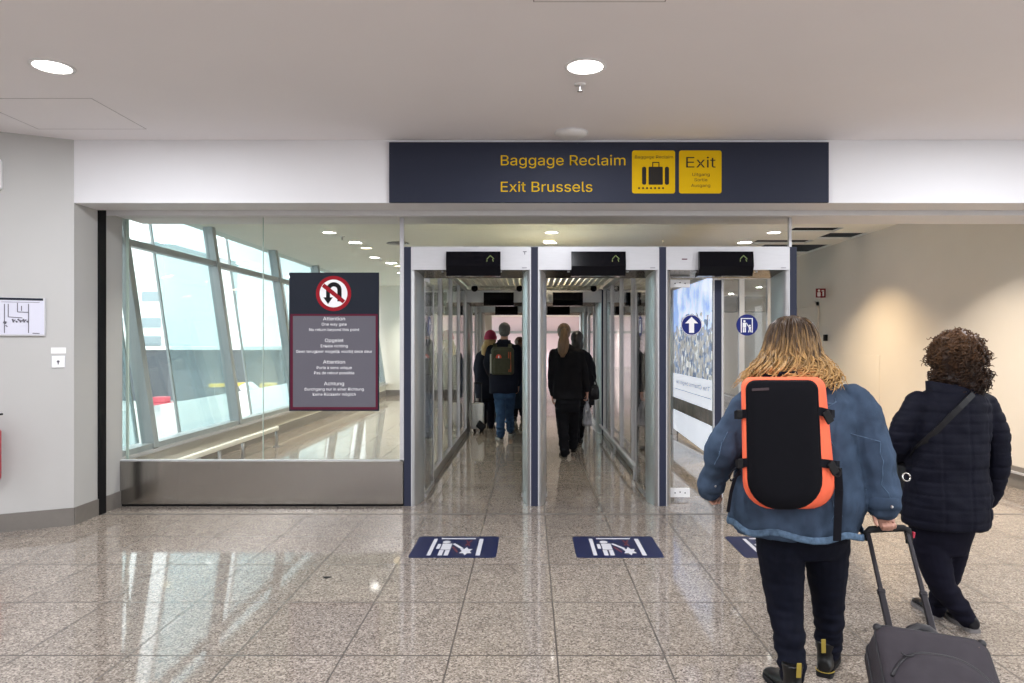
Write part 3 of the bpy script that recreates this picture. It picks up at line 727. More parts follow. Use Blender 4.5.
# ------------------------------------------------------------------ things on the right wall
yy = (XR-0.165)*F/(816-VX); t = thing('extinguisher_sign', (XR-0.1, yy, Z(297.5,yy)), 'small dark red fire extinguisher sign on the beige wall', 'sign')
z0, z1 = Z(297.5,yy), Z(288.5,yy)
M['sign_red'] = mat('sign_red', (0.22,0.01,0.02), 0.4)
obj('sign_plate', MB().box(XR-0.165, XR, yy, yy+0.012, z0, z1), M['sign_red'], t)
obj('side_plate', MB().box(XR-0.012, XR-0.002, yy+0.012, yy+0.19, z0, z1), M['sign_red'], t)
m = MB(); f = yy-0.0015
m.disc((XR-0.115, f, z0+0.118), 0.020, 'y', 0.0015, 16); m.prism(rrect(XR-0.115, z0+0.055, 0.055, 0.075, 0.015, f), (0,0.001,0)); m.box(XR-0.055, XR-0.028, f, f+0.001, z0+0.025, z0+0.10); m.box(XR-0.070, XR-0.028, f, f+0.001, z0+0.105, z0+0.125)
obj('white_symbol', m, M['white_print'], t)
ya, yb = XR*F/(819-VX), XR*F/(797-VX)
zt = 2.22
d = thing('door_side', (XR, (ya+yb)/2, 0), 'plain beige door in the right wall beyond the gates', 'door')
d['kind'] = 'structure'
obj('door_frame', MB().box(XR-0.03, XR, ya, ya+0.07, 0, zt).box(XR-0.03, XR, yb-0.07, yb, 0, zt).box(XR-0.03, XR, ya, yb, zt-0.07, zt), M['beige_wall'], d)
obj('door_leaf', MB().box(XR-0.012, XR, ya+0.07, yb-0.07, 0.01, zt-0.07), M['beige_wall'], d)
obj('door_handle', MB().tube([(XR-0.012, ya+0.13, 1.05),(XR-0.06, ya+0.13, 1.05),(XR-0.06, ya+0.25, 1.05)], 0.011, 10), M['alu'], d, True)
yy = XR*F/(826.6-VX); t = thing('call_point', (XR, yy, Z(341,yy)), 'small dark wall box on the beige wall right of the blond hair', 'wall box')
obj('housing', MB().box(XR-0.04, XR, yy-0.05, yy+0.05, Z(341,yy), Z(334.5,yy), 0.006), M['rubber'], t)
obj('front_button', MB().disc((XR-0.042, yy, Z(337.7,yy)), 0.018, 'x', 0.006, 14), M['black'], t)
ya, yb = XR*F/(880-VX), XR*F/(842-VX)
t = thing('wall_hatch', (XR, (ya+yb)/2, 0.3), 'flush beige service hatch in the right wall between the two women', 'access hatch')
obj('hatch_panel', MB().box(XR-0.006, XR, ya, yb, 0.30, 1.32), M['beige_wall'], t)
obj('hinge', MB().box(XR-0.012, XR-0.006, yb-0.03, yb-0.01, 0.5, 0.6).box(XR-0.012, XR-0.006, yb-0.03, yb-0.01, 1.0, 1.1), M['beige_wall'], t)
# ------------------------------------------------------------------ sloping window wall of the left room
XB, ZB, XT, ZT, ZM = -4.125, 0.356, -4.52, ZI, 2.61
def wx(z): return XB + (XT-XB)*(z-ZB)/(ZT-ZB)
YM = [6.5, 7.62, 9.85, 12.3, 14.75, 17.2, 19.65]
struct('wall_window_base', MB().box(XB-0.35, XB, 6.46, 20, 0, ZB-0.04), M['cream_wall'])
struct('trim_window_sill', MB().box(XB-0.35, XB+0.06, 6.46, 20, ZB-0.04, ZB), M['alu_pale'])
M['sill_dark'] = mat('window_base_shade', (0.36,0.33,0.27), 0.5)
struct('baseboard_window', MB().box(XB, XB+0.012, 6.5, 20, 0, 0.15), M['skirting'])
lv = Vector((wx(1)-wx(0), 0, 1)).normalized()
for k in range(len(YM)-1):
    a, b = YM[k], YM[k+1]
    w = bpy.data.objects.new('window_%d' % (k+1), None); COL.objects.link(w); w.location = (XB, (a+b)/2, ZB); w['kind'] = 'structure'
    m = MB(); m.bar((wx(ZB), b, ZB), (wx(ZT), b, ZT), 0.14, 0.10, side=(1,0,0), bev=0.008)
    obj('mullion', m, M['mullion'], w)
    m = MB(); m.bar((wx(ZM), a+0.05, ZM), (wx(ZM), b-0.05, ZM), 0.10, 0.075, side=(1,0,0), bev=0.006); obj('transom', m, M['mullion'], w)
    m = MB(); m.bar((wx(ZB+0.03), a+0.05, ZB+0.03), (wx(ZB+0.03), b-0.05, ZB+0.03), 0.10, 0.06, side=(1,0,0)); obj('bottom_frame', m, M['mullion'], w)
    for z0, z1 in ((ZB+0.05, ZM-0.04), (ZM+0.04, ZT)):
        m = MB(); m.prism([(wx(z0)-0.03, a+0.05, z0), (wx(z0)-0.03, b-0.05, z0), (wx(z1)-0.03, b-0.05, z1), (wx(z1)-0.03, a+0.05, z1)], (0.012,0,0))
        obj('glass_pane', m, M['window_glass'], w)
    if k == len(YM)-2: continue
    # outer sunshade panes
    t = thing('sunshade_glass', (XB-0.55, a+0.40*(b-a)+0.7, ZB-0.6), ['tilted blue sunshade glass outside the window, nearest bay','tilted blue sunshade glass outside the first full window bay','tilted blue sunshade glass outside the second full window bay','tilted blue sunshade glass outside the bay cut off by the notice','tilted blue sunshade glass outside the window bay behind the notice','tilted blue sunshade glass outside the farthest window bay'][k], 'sunshade', 'outer sunshade panes')
    ya, yb = a+0.76*(b-a), b+0.62*(b-a)
    z0, z1 = -0.6, 3.6
    m = MB(); m.prism([(wx(z0)-0.55, ya, z0), (wx(z0)-0.55, yb, z0), (wx(z1)-0.55, yb, z1), (wx(z1)-0.55, ya, z1)], (0.014,0,0)); obj('glass_pane', m, M['fin_glass'], t)
    for q in (ya, yb):
        m = MB(); m.bar((wx(z0)-0.545, q, z0), (wx(z1)-0.545, q, z1), 0.03, 0.03, side=(1,0,0)); obj('edge_clip', m, M['mullion'], t)
# trolley bumper rail
t = thing('bumper_rail', (-3.66, 8.5, 0), 'low pale trolley bumper rail on short posts under the sloping windows', 'rail')
ye = 10.15
obj('rail_tube', MB().bar((-3.66, 6.62, 0.265), (-3.66, ye, 0.265), 0.05, 0.06, side=(1,0,0), bev=0.012), M['cream_wall'], t)
for px in (199, 219.5, 243, 276.5):
    y = 3.66*F/(VX-px)
    p = MB().tube([(-3.66, y, 0.24), (-3.66, y, 0.01)], 0.02, 12); l = obj('rail_post', p, M['alu'], t, True); obj('foot_plate', MB().disc((-3.66, y, 0.006), 0.05, 'z', 0.012, 18), M['alu'], l)

# ------------------------------------------------------------------ outside, seen through the windows
GZ = -6.0
struct('ground_apron', MB().box(-160, -5.5, -10, 160, GZ-0.2, GZ), mat('apron_concrete', (0.55,0.55,0.52), 0.8, noise_amt=0.12, noise_scale=0.3))
M['block_dark'] = mat('dark_hangar_cladding', (0.075,0.085,0.10), 0.6, noise_amt=0.05, noise_scale=0.4)
M['block_white'] = mat('white_building_cladding', (0.74,0.76,0.74), 0.6, noise_amt=0.03, noise_scale=0.4)
M['block_win'] = mat('grey_building_window', (0.30,0.36,0.39), 0.4)
t = thing('hangar', (-60, 100, GZ), 'low dark hangar across the apron under the white building', 'building')
obj('wall', MB().box(-100, -26, 91, 110, GZ, 0.6), M['block_dark'], t)
obj('roof_edge', MB().box(-100.2, -25.8, 90.8, 110, 0.6, 1.0), M['block_white'], t)
obj('roller_door', MB().box(-47, -41, 90.9, 91, GZ, -2.0), mat('hangar_door', (0.12,0.13,0.15), 0.5), t)
t = thing('office_building', (-58, 125, GZ), 'white flat-roofed building with grey windows beyond the apron', 'building')
obj('wall', MB().box(-85, -58.5, 112, 140, GZ, 17), M['block_white'], t)
for zz in (1.1, 4.0, 8.2):
    for xx in (-74, -68, -62):
        w = obj('window', MB().box(xx, xx+2.9, 111.8, 112.02, zz, zz+1.5), M['block_win'], t)
obj('roof_edge', MB().box(-85.3, -58.2, 111.7, 140, 17, 17.6), M['mullion'], t)
# red baggage tug
c = Vector((-39.0, 75, GZ))
t = thing('baggage_tug', c, 'red baggage tug parked on the apron in front of the hangar', 'vehicle')
M['tug_red'] = mat('tug_red', (0.50,0.06,0.09), 0.35)
obj('body', MB().box(c.x-1.5, c.x+0.9, 74.3, 75.7, GZ+0.35, GZ+1.15, 0.08).box(c.x+0.6, c.x+1.5, 74.3, 75.7, GZ+0.35, GZ+0.85, 0.08), M['tug_red'], t)
obj('cab', MB().box(c.x-1.2, c.x+0.2, 74.4, 75.6, GZ+1.15, GZ+1.75, 0.06), M['tug_red'], t)
for dx in (-0.9, 0.9):
    for yy in (74.25, 75.6): obj('wheel', MB().tube([(c.x+dx, yy, GZ+0.35), (c.x+dx, yy+0.2, GZ+0.35)], 0.35, 18), M['rubber'], t)
# belt loader : yellow cab, white sloped conveyor
M['loader_yellow'] = mat('loader_yellow', (0.70,0.45,0.04), 0.4); M['loader_white'] = mat('loader_white', (0.85,0.80,0.84), 0.4)
y0 = 70; c = Vector((X(252,y0), y0, GZ))
t = thing('belt_loader', c, 'yellow and white belt loader with a sloped white conveyor on the apron', 'vehicle')
obj('chassis', MB().box(c.x-3.2, c.x+3.0, y0-1, y0+1, GZ+0.4, GZ+0.95, 0.06), M['loader_yellow'], t)
obj('conveyor', MB().prism([(c.x-1.0, y0-0.8, GZ+3.2), (c.x-0.3, y0-0.8, GZ+3.6), (c.x+2.9, y0-0.8, GZ+0.9), (c.x+0.2, y0-0.8, GZ+0.9)], (0,1.6,0)), M['loader_white'], t)
obj('boom', MB().bar((c.x-4.2, y0, GZ+3.25), (c.x-0.4, y0, GZ+3.4), 0.5, 0.35, side=(0,1,0)), M['loader_yellow'], t)
obj('cab', MB().box(c.x+1.1, c.x+2.2, y0-0.95, y0+0.95, GZ+2.4, GZ+3.5, 0.08), M['loader_yellow'], t)
obj('cab_post', MB().box(c.x+1.4, c.x+1.9, y0-0.2, y0+0.2, GZ+0.9, GZ+2.45), M['loader_yellow'], t)
for dx in (-2.3, 2.1):
    for yy in (y0-1.05, y0+0.8): obj('wheel', MB().tube([(c.x+dx, yy, GZ+0.42), (c.x+dx, yy+0.25, GZ+0.42)], 0.42, 18), M['rubber'], t)
c = Vector((X(199,55), 55, GZ))
t = thing('water_cart', c, 'small yellow service cart on the apron right of the red tug', 'vehicle')
obj('tank', MB().box(c.x-0.4, c.x+0.6, 54.5, 55.5, GZ+0.5, GZ+1.5, 0.12), M['loader_yellow'], t)
obj('tow_bar', MB().bar((c.x-0.3,55,GZ+0.5),(c.x-0.9,55,GZ+0.25),0.08,0.08), M['mullion'], t)
obj('mast', MB().box(c.x-0.25, c.x+0.05, 54.9, 55.1, GZ+1.4, GZ+2.4), M['loader_yellow'], t)
for dx in (-0.2, 0.4):
    for yy in (54.4, 55.45): obj('wheel', MB().tube([(c.x+dx, yy, GZ+0.27), (c.x+dx, yy+0.15, GZ+0.27)], 0.27, 14), M['rubber'], t)

# ------------------------------------------------------------------ city poster on the far lane side, seen from behind
def poster_material():
    m = bpy.data.materials.new('translucent_city_poster'); m.use_nodes = True; N, L = nodes(m); b = N['Principled BSDF']
    tc = N.new('ShaderNodeTexCoord'); sp = N.new('ShaderNodeSeparateXYZ'); L.new(tc.outputs['Object'], sp.inputs[0])
    z = sp.outputs[2]
    def math_(op, a, bb=None, c=None):
        n = N.new('ShaderNodeMath'); n.operation = op
        for i, v in enumerate((a, bb, c)):
            if v is None: continue
            if isinstance(v, (int, float)): n.inputs[i].default_value = v
            else: L.new(v, n.inputs[i])
        return n.outputs[0]
    vo = N.new('ShaderNodeTexVoronoi'); vo.inputs['Scale'].default_value = 13; vo.distance = 'MANHATTAN'; L.new(tc.outputs['Object'], vo.inputs['Vector'])
    no = N.new('ShaderNodeTexNoise'); no.inputs['Scale'].default_value = 2.2; no.inputs['Detail'].default_value = 5; L.new(tc.outputs['Object'], no.inputs['Vector'])
    city = N.new('ShaderNodeValToRGB'); e = city.color_ramp.elements
    e[0].position = 0; e[0].color = (0.05,0.08,0.15,1); e[1].position = 1; e[1].color = (0.66,0.68,0.70,1)
    for p, c in ((0.25,(0.12,0.20,0.36,1)),(0.5,(0.38,0.37,0.36,1)),(0.75,(0.20,0.20,0.20,1))):
        k = e.new(p); k.color = c
    sc_ = N.new('ShaderNodeSeparateColor'); L.new(vo.outputs['Color'], sc_.inputs[0]); L.new(sc_.outputs[1], city.inputs[0])
    sky = N.new('ShaderNodeValToRGB'); e = sky.color_ramp.elements
    e[0].position = 0.38; e[0].color = (0.22,0.36,0.72,1); e[1].position = 0.62; e[1].color = (0.72,0.78,0.92,1)
    L.new(no.outputs[0], sky.inputs[0])
    edge = math_('GREATER_THAN', math_('ADD', z, math_('MULTIPLY', math_('SUBTRACT', sc_.outputs[0], 0.5), 0.35)), 1.48)
    m1 = N.new('ShaderNodeMix'); m1.data_type = 'RGBA'; L.new(edge, m1.inputs[0]); L.new(city.outputs[0], m1.inputs[6]); L.new(sky.outputs[0], m1.inputs[7])
    L.new(m1.outputs[2], b.inputs['Base Color']); L.new(m1.outputs[2], b.inputs['Emission Color']); b.inputs['Emission Strength'].default_value = 0.75  # emission added to brighten the print, as if light came through
    b.inputs['Roughness'].default_value = 0.4
    return m
XP = 2.36
y0, y1 = 8.98, 11.5
t = thing('city_poster', (XP, (y0+y1)/2, 0.3), 'glowing city view poster with mirrored white text band behind the closed doors', 'poster')
zp = lambda py, px=690: H-(py-VY)*(XP*F/(px-VX))/F
obj('picture', MB().box(XP, XP+0.03, y0, y1, 1.01, 2.36), poster_material(), t)
M['poster_white'] = emit('glowing_white', (0.82,0.85,0.95), 0.55)  # added glow, as on the picture
obj('white_band', MB().box(XP-0.004, XP+0.03, y0, y1, 0.62, 1.01), M['poster_white'], t)
m = MB().text('The Charms begin be', (XP-0.006, 9.15, 0.86), (0,1,0), (0,0,1), 2.1, 0.075)
m.box(XP-0.006, XP-0.0045, 9.1, 11.4, 0.765, 0.772)
obj('band_text', m, mat('poster_text', (0.10,0.12,0.25), 0.5), t)
obj('lower_picture', MB().box(XP, XP+0.03, y0, y1, 0.42, 0.62), mat('poster_lower', (0.16,0.13,0.10), 0.4, noise_amt=0.6, noise_scale=5), t)
m = MB()
m.prism([(XP-0.004, y0, 0.42), (XP-0.004, y1, 0.42), (XP-0.004, y1, 0.10), (XP-0.004, y0, 0.02)], (0.034,0,0)); obj('white_swoosh', m, M['poster_white'], t)
obj('frame', MB().box(XP-0.02, XP+0.05, y0-0.03, y0, 0, 2.42).box(XP-0.02, XP+0.05, y1, y1+0.03, 0, 2.42).box(XP-0.02, XP+0.05, y0, y1, 2.36, 2.42), M['alu'], t)
# glazed side right of the closed lane
t = thing('side_screen', (3.3, 11.0, 0), 'glass screen with pale posts and grey boxes beyond the closed doors', 'glass screen')
for x in (3.0, 3.32, 3.76): obj('post', MB().box(x-0.04, x+0.04, 10.96, 11.04, 0, 2.5), M['alu'], t)
obj('top_rail', MB().box(2.96, 3.80, 10.96, 11.04, 2.5, 2.58), M['alu'], t)
obj('glass_pane', MB().box(3.04, 3.28, 10.995, 11.005, 0.05, 2.5).box(3.36, 3.72, 10.995, 11.005, 0.05, 2.5), M['glass'], t)
M['grey_box'] = mat('grey_cabinet', (0.075,0.073,0.068), 0.6, spec=0.2)
for a, b in ((3.05,3.27),(3.38,3.70)): obj('grey_box', MB().box(a, b, 11.02, 11.2, Z(312,11), Z(296,11), 0.01), M['grey_box'], t)
# ------------------------------------------------------------------ people: builders
from mathutils.bvhtree import BVHTree
def remeshed(mb, voxel, smooth=3):
    """one continuous surface round every shape collected in mb"""
    bmesh.ops.recalc_face_normals(mb.bm, faces=mb.bm.faces)
    me = bpy.data.meshes.new('r'); mb.bm.to_mesh(me); mb.bm.free()
    ob = bpy.data.objects.new('r', me); COL.objects.link(ob)
    a = ob.modifiers.new('r', 'REMESH'); a.mode = 'VOXEL'; a.voxel_size = voxel
    if smooth:
        b = ob.modifiers.new('s', 'SMOOTH'); b.factor = 0.5; b.iterations = smooth
    out = bpy.data.meshes.new_from_object(ob.evaluated_get(bpy.context.evaluated_depsgraph_get()))
    bpy.data.objects.remove(ob); bpy.data.meshes.remove(me)
    bm = bmesh.new(); bm.from_mesh(out); bpy.data.meshes.remove(out)
    return bm
def displaced(bm, fn):
    bm.normal_update()
    new = [(v, v.co + v.normal*fn(v.co, v.normal)) for v in bm.verts]
    for v, c in new: v.co = c
    return bm
def nz(x, y, z): return noise.noise(Vector((x, y, z)))
def ellipse(c, hx, hy, n=28, e=2.4, rot=0.0, tilt=(0,0)):
    pts = []
    for k in range(n):
        a = 2*math.pi*k/n; ca, sa = math.cos(a), math.sin(a)
        x = math.copysign(abs(ca)**(2/e), ca)*hx; y = math.copysign(abs(sa)**(2/e), sa)*hy
        x, y = x*math.cos(rot)-y*math.sin(rot), x*math.sin(rot)+y*math.cos(rot)
        pts.append(Vector((c[0]+x, c[1]+y, c[2]+x*tilt[0]+y*tilt[1])))
    return pts
def limb(mb, pts, rs, n=16):
    """tapering limb with rounded joints; the path is eased between its joints"""
    P_, R_ = [], []
    for i in range(len(pts)-1):
        p0 = Vector(pts[max(i-1,0)]); p1 = Vector(pts[i]); p2 = Vector(pts[i+1]); p3 = Vector(pts[min(i+2,len(pts)-1)])
        for k in range(6):
            t = k/6
            lin = p1.lerp(p2, t)
            cr = 0.5*((2*p1)+(p2-p0)*t+(2*p0-5*p1+4*p2-p3)*t*t+(3*p1-p0-3*p2+p3)*t**3)
            P_.append(lin.lerp(cr, 0.6)); R_.append(rs[i]*(1-t)+rs[i+1]*t)
    P_.append(Vector(pts[-1])); R_.append(rs[-1])
    mb.tube(P_, R_, n); mb.ball(P_[0], R_[0]*0.99, seg=14, rings=8); mb.ball(P_[-1], R_[-1]*0.97, seg=14, rings=8)
def hand(mb, wrist, d, pn, side, curl=0.35, s=1.0):
    """palm, four unequal bent fingers, a thumb from the side; d along the hand, pn palm normal, side towards the thumb"""
    d = Vector(d).normalized(); pn = Vector(pn); pn = (pn-d*pn.dot(d)).normalized(); side = Vector(side); side = (side-d*side.dot(d)-pn*side.dot(pn)).normalized()
    w = Vector(wrist)
    rings = []
    for t, hw, ht in ((-0.02,0.024,0.018),(0.01,0.028,0.017),(0.045,0.038,0.016),(0.075,0.041,0.014),(0.092,0.038,0.011)):
        c = w+d*t*s
        rings.append([c+side*(hw*s*math.cos(a))+pn*(ht*s*math.sin(a)) for a in [2*math.pi*k/14 for k in range(14)]])
    mb.loft(rings)
    for u, L, r in ((0.029,0.072,0.0088),(0.010,0.080,0.0090),(-0.009,0.075,0.0086),(-0.028,0.058,0.0078)):
        p = w+d*0.086*s+side*u*s; a = curl*0.7; pts = [p-d*0.012*s]; pts.append(p)
        for k, f in enumerate((0.45,0.32,0.23)):
            p = p+(d*math.cos(a)+pn*math.sin(a))*L*f*s; pts.append(p); a += curl*1.15
        mb.tube(pts, [r*s*1.05, r*s*1.05, r*s, r*s*0.92, r*s*0.72], 10); mb.ball(pts[-1], r*s*0.72, seg=10, rings=6)
    b = w+d*0.025*s+side*0.026*s
    pts = [b-d*0.01*s, b+(d*0.6+side*0.75+pn*0.2).normalized()*0.034*s]
    pts.append(pts[-1]+(d*0.9+side*0.25+pn*(0.3+curl*0.5)).normalized()*0.030*s); pts.append(pts[-1]+(d+pn*(0.4+curl*0.6)).normalized()*0.024*s)
    mb.tube(pts, [0.013*s,0.0115*s,0.010*s,0.0075*s], 10); mb.ball(pts[-1], 0.0075*s, seg=10, rings=6)
def head(mb, c, fwd, s=1.0):
    """skull, jaw, nose, brow, lips, ears; c = centre of the skull"""
    f = Vector(fwd).normalized(); r = f.cross(Vector((0,0,1))).normalized(); u = r.cross(f).normalized()
    R = Matrix((r, f, u)).transposed().to_4x4()
    def b(p, rx, ry, rz):
        bmesh.ops.create_uvsphere(mb.bm, u_segments=24, v_segments=14, radius=1, matrix=Matrix.Translation(Vector(c)) @ R @ Matrix.Translation(Vector(p)*s) @ Matrix.Diagonal((rx*s, ry*s, rz*s, 1)))
    b((0,-0.008,0.02), 0.074,0.096,0.092); b((0,0.022,-0.045), 0.060,0.066,0.070); b((0,0.052,-0.088), 0.030,0.028,0.024)
    b((0,0.096,-0.018), 0.011,0.016,0.024); b((0,0.102,-0.034), 0.015,0.015,0.010)
    b((-0.028,0.078,0.012), 0.024,0.016,0.008); b((0.028,0.078,0.012), 0.024,0.016,0.008)
    b((0,0.086,-0.060), 0.022,0.010,0.006); b((0,0.085,-0.069), 0.019,0.010,0.006)
    b((-0.033,0.070,-0.028), 0.022,0.018,0.020); b((0.033,0.070,-0.028), 0.022,0.018,0.020)
    for q in (-1,1): b((q*0.074,-0.004,-0.018), 0.010,0.020,0.032)
    return f, r, u
def eyes(bm, c, fwd, s, mi):
    f = Vector(fwd).normalized(); r = f.cross(Vector((0,0,1))).normalized(); u = r.cross(f)
    for q in (-1,1):
        for rad, off, m_ in ((0.0125,0.0,mi),(0.0065,0.0085,mi+1)):
            p = Vector(c)+(r*q*0.030+f*(0.076+off)+u*(-0.004))*s
            g = bmesh.ops.create_uvsphere(bm, u_segments=12, v_segments=8, radius=rad*s, matrix=Matrix.Translation(p))
            for v in g['verts']:
                for fc in v.link_faces: fc.material_index = m_
def shoe(name, heel, d, s, upper, solem, parent, ankle_h=0.10, high=False, tip=0.0):
    """shoe with sole; heel = back of the sole on the floor, d = direction of the toe (flat), tip lifts the heel"""
    d = Vector((d[0], d[1], 0)).normalized(); r = d.cross(Vector((0,0,1)))
    h = Vector(heel)
    def pt(a, b, c):
        return h + d*a*s + r*b*s + Vector((0,0,c*s + tip*max(0.0, 0.19-a)))
    L = ((-0.005,0.026),(0.01,0.033),(0.05,0.034),(0.10,0.033),(0.15,0.041),(0.20,0.045),(0.24,0.040),(0.265,0.024),(0.272,0.010))
    o = None
    mb = MB()
    prof = ((0.0,0.078),(0.012,0.085),(0.05,0.090),(0.10,0.074),(0.15,0.058),(0.20,0.048),(0.24,0.042),(0.262,0.034),(0.27,0.026))
    rings = []
    for (a, w), (_, top) in zip(L, prof):
        ring = []
        for k in range(16):
            an = 2*math.pi*k/16; cz = math.sin(an); bx = math.cos(an)
            z = 0.014 + (top-0.014)*(0.5+0.5*cz)
            ring.append(pt(a, w*bx*(1.0 if cz < 0.3 else 0.92), z))
        rings.append(ring)
    mb.loft(rings)
    if high:
        rr = []
        for z, w, l0, l1 in ((0.03,0.036,-0.006,0.095),(0.07,0.036,-0.001,0.086),(0.10,0.036,0.003,0.080),(0.13,0.041,-0.002,0.084),(0.155,0.045,-0.008,0.090)):
            rr.append([pt((l0+l1)/2+(l1-l0)/2*math.cos(t), w*math.sin(t), z) for t in [2*math.pi*k/18 for k in range(18)]])
        mb.loft(rr)
    o = obj(name, remeshed(mb, 0.006*max(1,s), 2), upper, parent, True)
    ms = MB(); 
    low = [pt(a, w*1.06, 0.0) for a, w in L] + [pt(a, -w*1.06, 0.0) for a, w in reversed(L)]
    ms.prism(low, (0,0,0.020*s)); obj('sole', ms, solem, o)
    return o
SKIN = mat('skin', (0.43,0.225,0.165), 0.5, noise_amt=0.05, noise_scale=30)
EYE_W = mat('eye_white', (0.8,0.78,0.75), 0.2); EYE_D = mat('iris_dark', (0.05,0.03,0.02), 0.2)
def person(spec):
    """root body mesh (skin) with clothing and hair as children; joints given as (pixel x, pixel y, extra depth, radius)"""
    Y = spec['Y']; vox = spec.get('vox', 0.009); hs = spec.get('hs', 1.0)
    J = lambda q: P(q[0], q[1], Y+q[2])
    fwd = Vector(spec.get('fwd', (0,1,0)))
    S = Y/F
    tors = [(P(cx, py, Y), hx, hy) for py, cx, hx, hy in spec['torso']]
    hc = J(spec['head'])
    L = {k: ([J(q) for q in spec[k]], [q[3] for q in spec[k]]) for k in ('armL','armR','legL','legR') if k in spec}
    # --- body
    mb = MB()
    head(mb, hc, spec.get('look', fwd), hs)
    neck = P(spec['torso'][-1][1], spec['torso'][-1][0], Y)
    limb(mb, [hc+Vector((0,-0.01,-0.06*hs)), neck+Vector((0,0,-0.05))], [0.052*hs, 0.06*hs], 14)
    body_t = [t for t in tors]
    if len(body_t) > 2: mb.loft([ellipse(c, hx*0.80, hy*0.78) for c, hx, hy in body_t])
    for k in ('armL','armR','legL','legR'):
        if k in L:
            pts, rs = L[k]; limb(mb, pts, [r*0.72 for r in rs], 12)
    for k, q in (('armL', spec.get('handL')), ('armR', spec.get('handR'))):
        if q:
            w = L[k][0][-1]; limb(mb, [w, w+Vector(q['d']).normalized()*0.03], [0.026*hs, 0.024*hs], 10)
            hand(mb, w+Vector(q['d']).normalized()*q.get('out',0.03), q['d'], q['pn'], q['side'], q.get('curl',0.4), q.get('s',0.95)*hs)
    for k in ('legL','legR'):
        if k in L:
            pts, rs = L[k]; fd = Vector(spec['foot'+k[-1]]['d']).normalized()
            a = pts[-1]; he = Vector(spec['foot'+k[-1]]['heel'])
            limb(mb, [a, he+fd*0.045+Vector((0,0,0.075)), he+fd*0.07+Vector((0,0,0.045)), he+fd*0.19+Vector((0,0,0.032))], [0.034*hs,0.026*hs,0.022*hs,0.014*hs], 10)
    bm = remeshed(mb, spec.get('bvox', vox), 2)
    n0 = len(bm.faces)
    eyes(bm, hc, spec.get('look', fwd), hs, 1)
    body = obj('person', bm, [SKIN, EYE_W, EYE_D], None, True, recalc=False)
    tag(body, spec['label'], 'person', spec.get('group'))
    # --- trousers
    if 'legL' in L or 'legR' in L:
        mb = MB()
        for k in ('legL','legR'):
            if k in L: limb(mb, *L[k], 18)
        if 'pelvis' in spec:
            mb.loft([ellipse(P(cx, py, Y), hx, hy) for py, cx, hx, hy in spec['pelvis']])
        bm = remeshed(mb, vox, 3)
        tw = spec.get('trouser_fold', 0.006)
        ankles = [L[k][0][-1] for k in ('legL','legR') if k in L]; knees = [L[k][0][-2] for k in ('legL','legR') if k in L]
        def fold(co, n):
            z = co.z; near = 0
            for a in ankles: near = max(near, math.exp(-((z-a.z-0.05)/0.07)**2)*(1 if (co-a).length < 0.25 else 0))
            for a in knees: near = max(near, 0.7*math.exp(-((z-a.z)/0.09)**2)*(1 if (co-a).length < 0.25 else 0))
            return tw*(0.35+near)*nz(co.x*9, co.y*9, z*34)*1.6
        displaced(bm, fold)
        obj('trousers', bm, spec['trousers'], body, True, recalc=False)
    # --- coat or jacket
    mb = MB()
    mb.loft([ellipse(c, hx, hy) for c, hx, hy in tors])
    for k in ('armL','armR'):
        if k in L: limb(mb, *L[k], 18)
    bm = remeshed(mb, vox, 3)
    displaced(bm, spec.get('coat_fold', lambda co, n: 0.008*nz(co.x*8, co.y*8, co.z*11)))
    coat = obj(spec.get('coat_name', 'jacket'), bm, spec['coat'], body, True, recalc=False)
    # --- shoes
    for k in ('L','R'):
        q = spec.get('foot'+k)
        if q: shoe(spec.get('shoe_name', 'shoe'), q['heel'], q['d'], q.get('s',1.0), spec['shoe'], spec.get('sole', spec['shoe']), body, high=spec.get('boot', False), tip=q.get('tip', 0.0))
    return body, coat, hc
def strands(mb, n, start, path, r0, seed, seg=5):
    rnd = random.Random(seed)
    for k in range(n):
        pts = path(rnd, k)
        if pts: mb.tube(pts, [r0*(0.7+0.5*math.sin(math.pi*min(1, (i+1.2)/len(pts)))) if i < len(pts)-1 else r0*0.25 for i in range(len(pts))], seg)
def surface_line(o, pts, r, off=0.0):
    """tube laid on the nearest surface of object o"""
    base = wloc(o); bm = bmesh.new(); bm.from_mesh(o.data); bm.normal_update(); tr = BVHTree.FromBMesh(bm)
    mb = MB(); out = []
    for p in pts:
        h = tr.find_nearest(Vector(p)-base)
        out.append(h[0]+base+h[1]*off)
    bm.free(); mb.tube(out, r, 6); return mb
def lerp_pts(a, b, n): return [Vector(a).lerp(Vector(b), k/n) for k in range(n+1)]
# ------------------------------------------------------------------ woman in the denim jacket
def denim():
    m = cloth('washed_denim', (0.041,0.063,0.102), 0.9, noise_amt=0.36, noise_scale=10, bump=0.25, bump_scale=900)
    return m
M['denim'] = denim(); M['denim_pale'] = cloth('pale_denim_edge', (0.085,0.135,0.205), 0.9, noise_amt=0.35, noise_scale=60, bump=0.3, bump_scale=300)
M['black_jean'] = cloth('black_jeans', (0.0045,0.0055,0.012), 0.75, noise_amt=0.2, noise_scale=30)
M['boot_leather'] = mat('black_polished_leather', (0.006,0.006,0.006), 0.3, spec=0.35)
M['boot_yellow'] = mat('yellow_stitching', (0.34,0.25,0.04), 0.6)
YA = 3.08
def fold_a(co, n):
    big = 0.018*nz(co.x*5.5+3, co.y*5, co.z*7) + 0.014*nz(co.x*13, co.y*13, co.z*8) + 0.004*nz(co.x*30, co.y*30, co.z*26)
    hem = 0.004*math.sin(co.x*70)*math.exp(-((co.z-0.70)/0.02)**2)
    arm = 1.0 if (co.x < 0.92 or co.x > 1.47) else 0.0
    return big + hem + arm*0.008*nz(co.x*6, co.y*6, co.z*26)
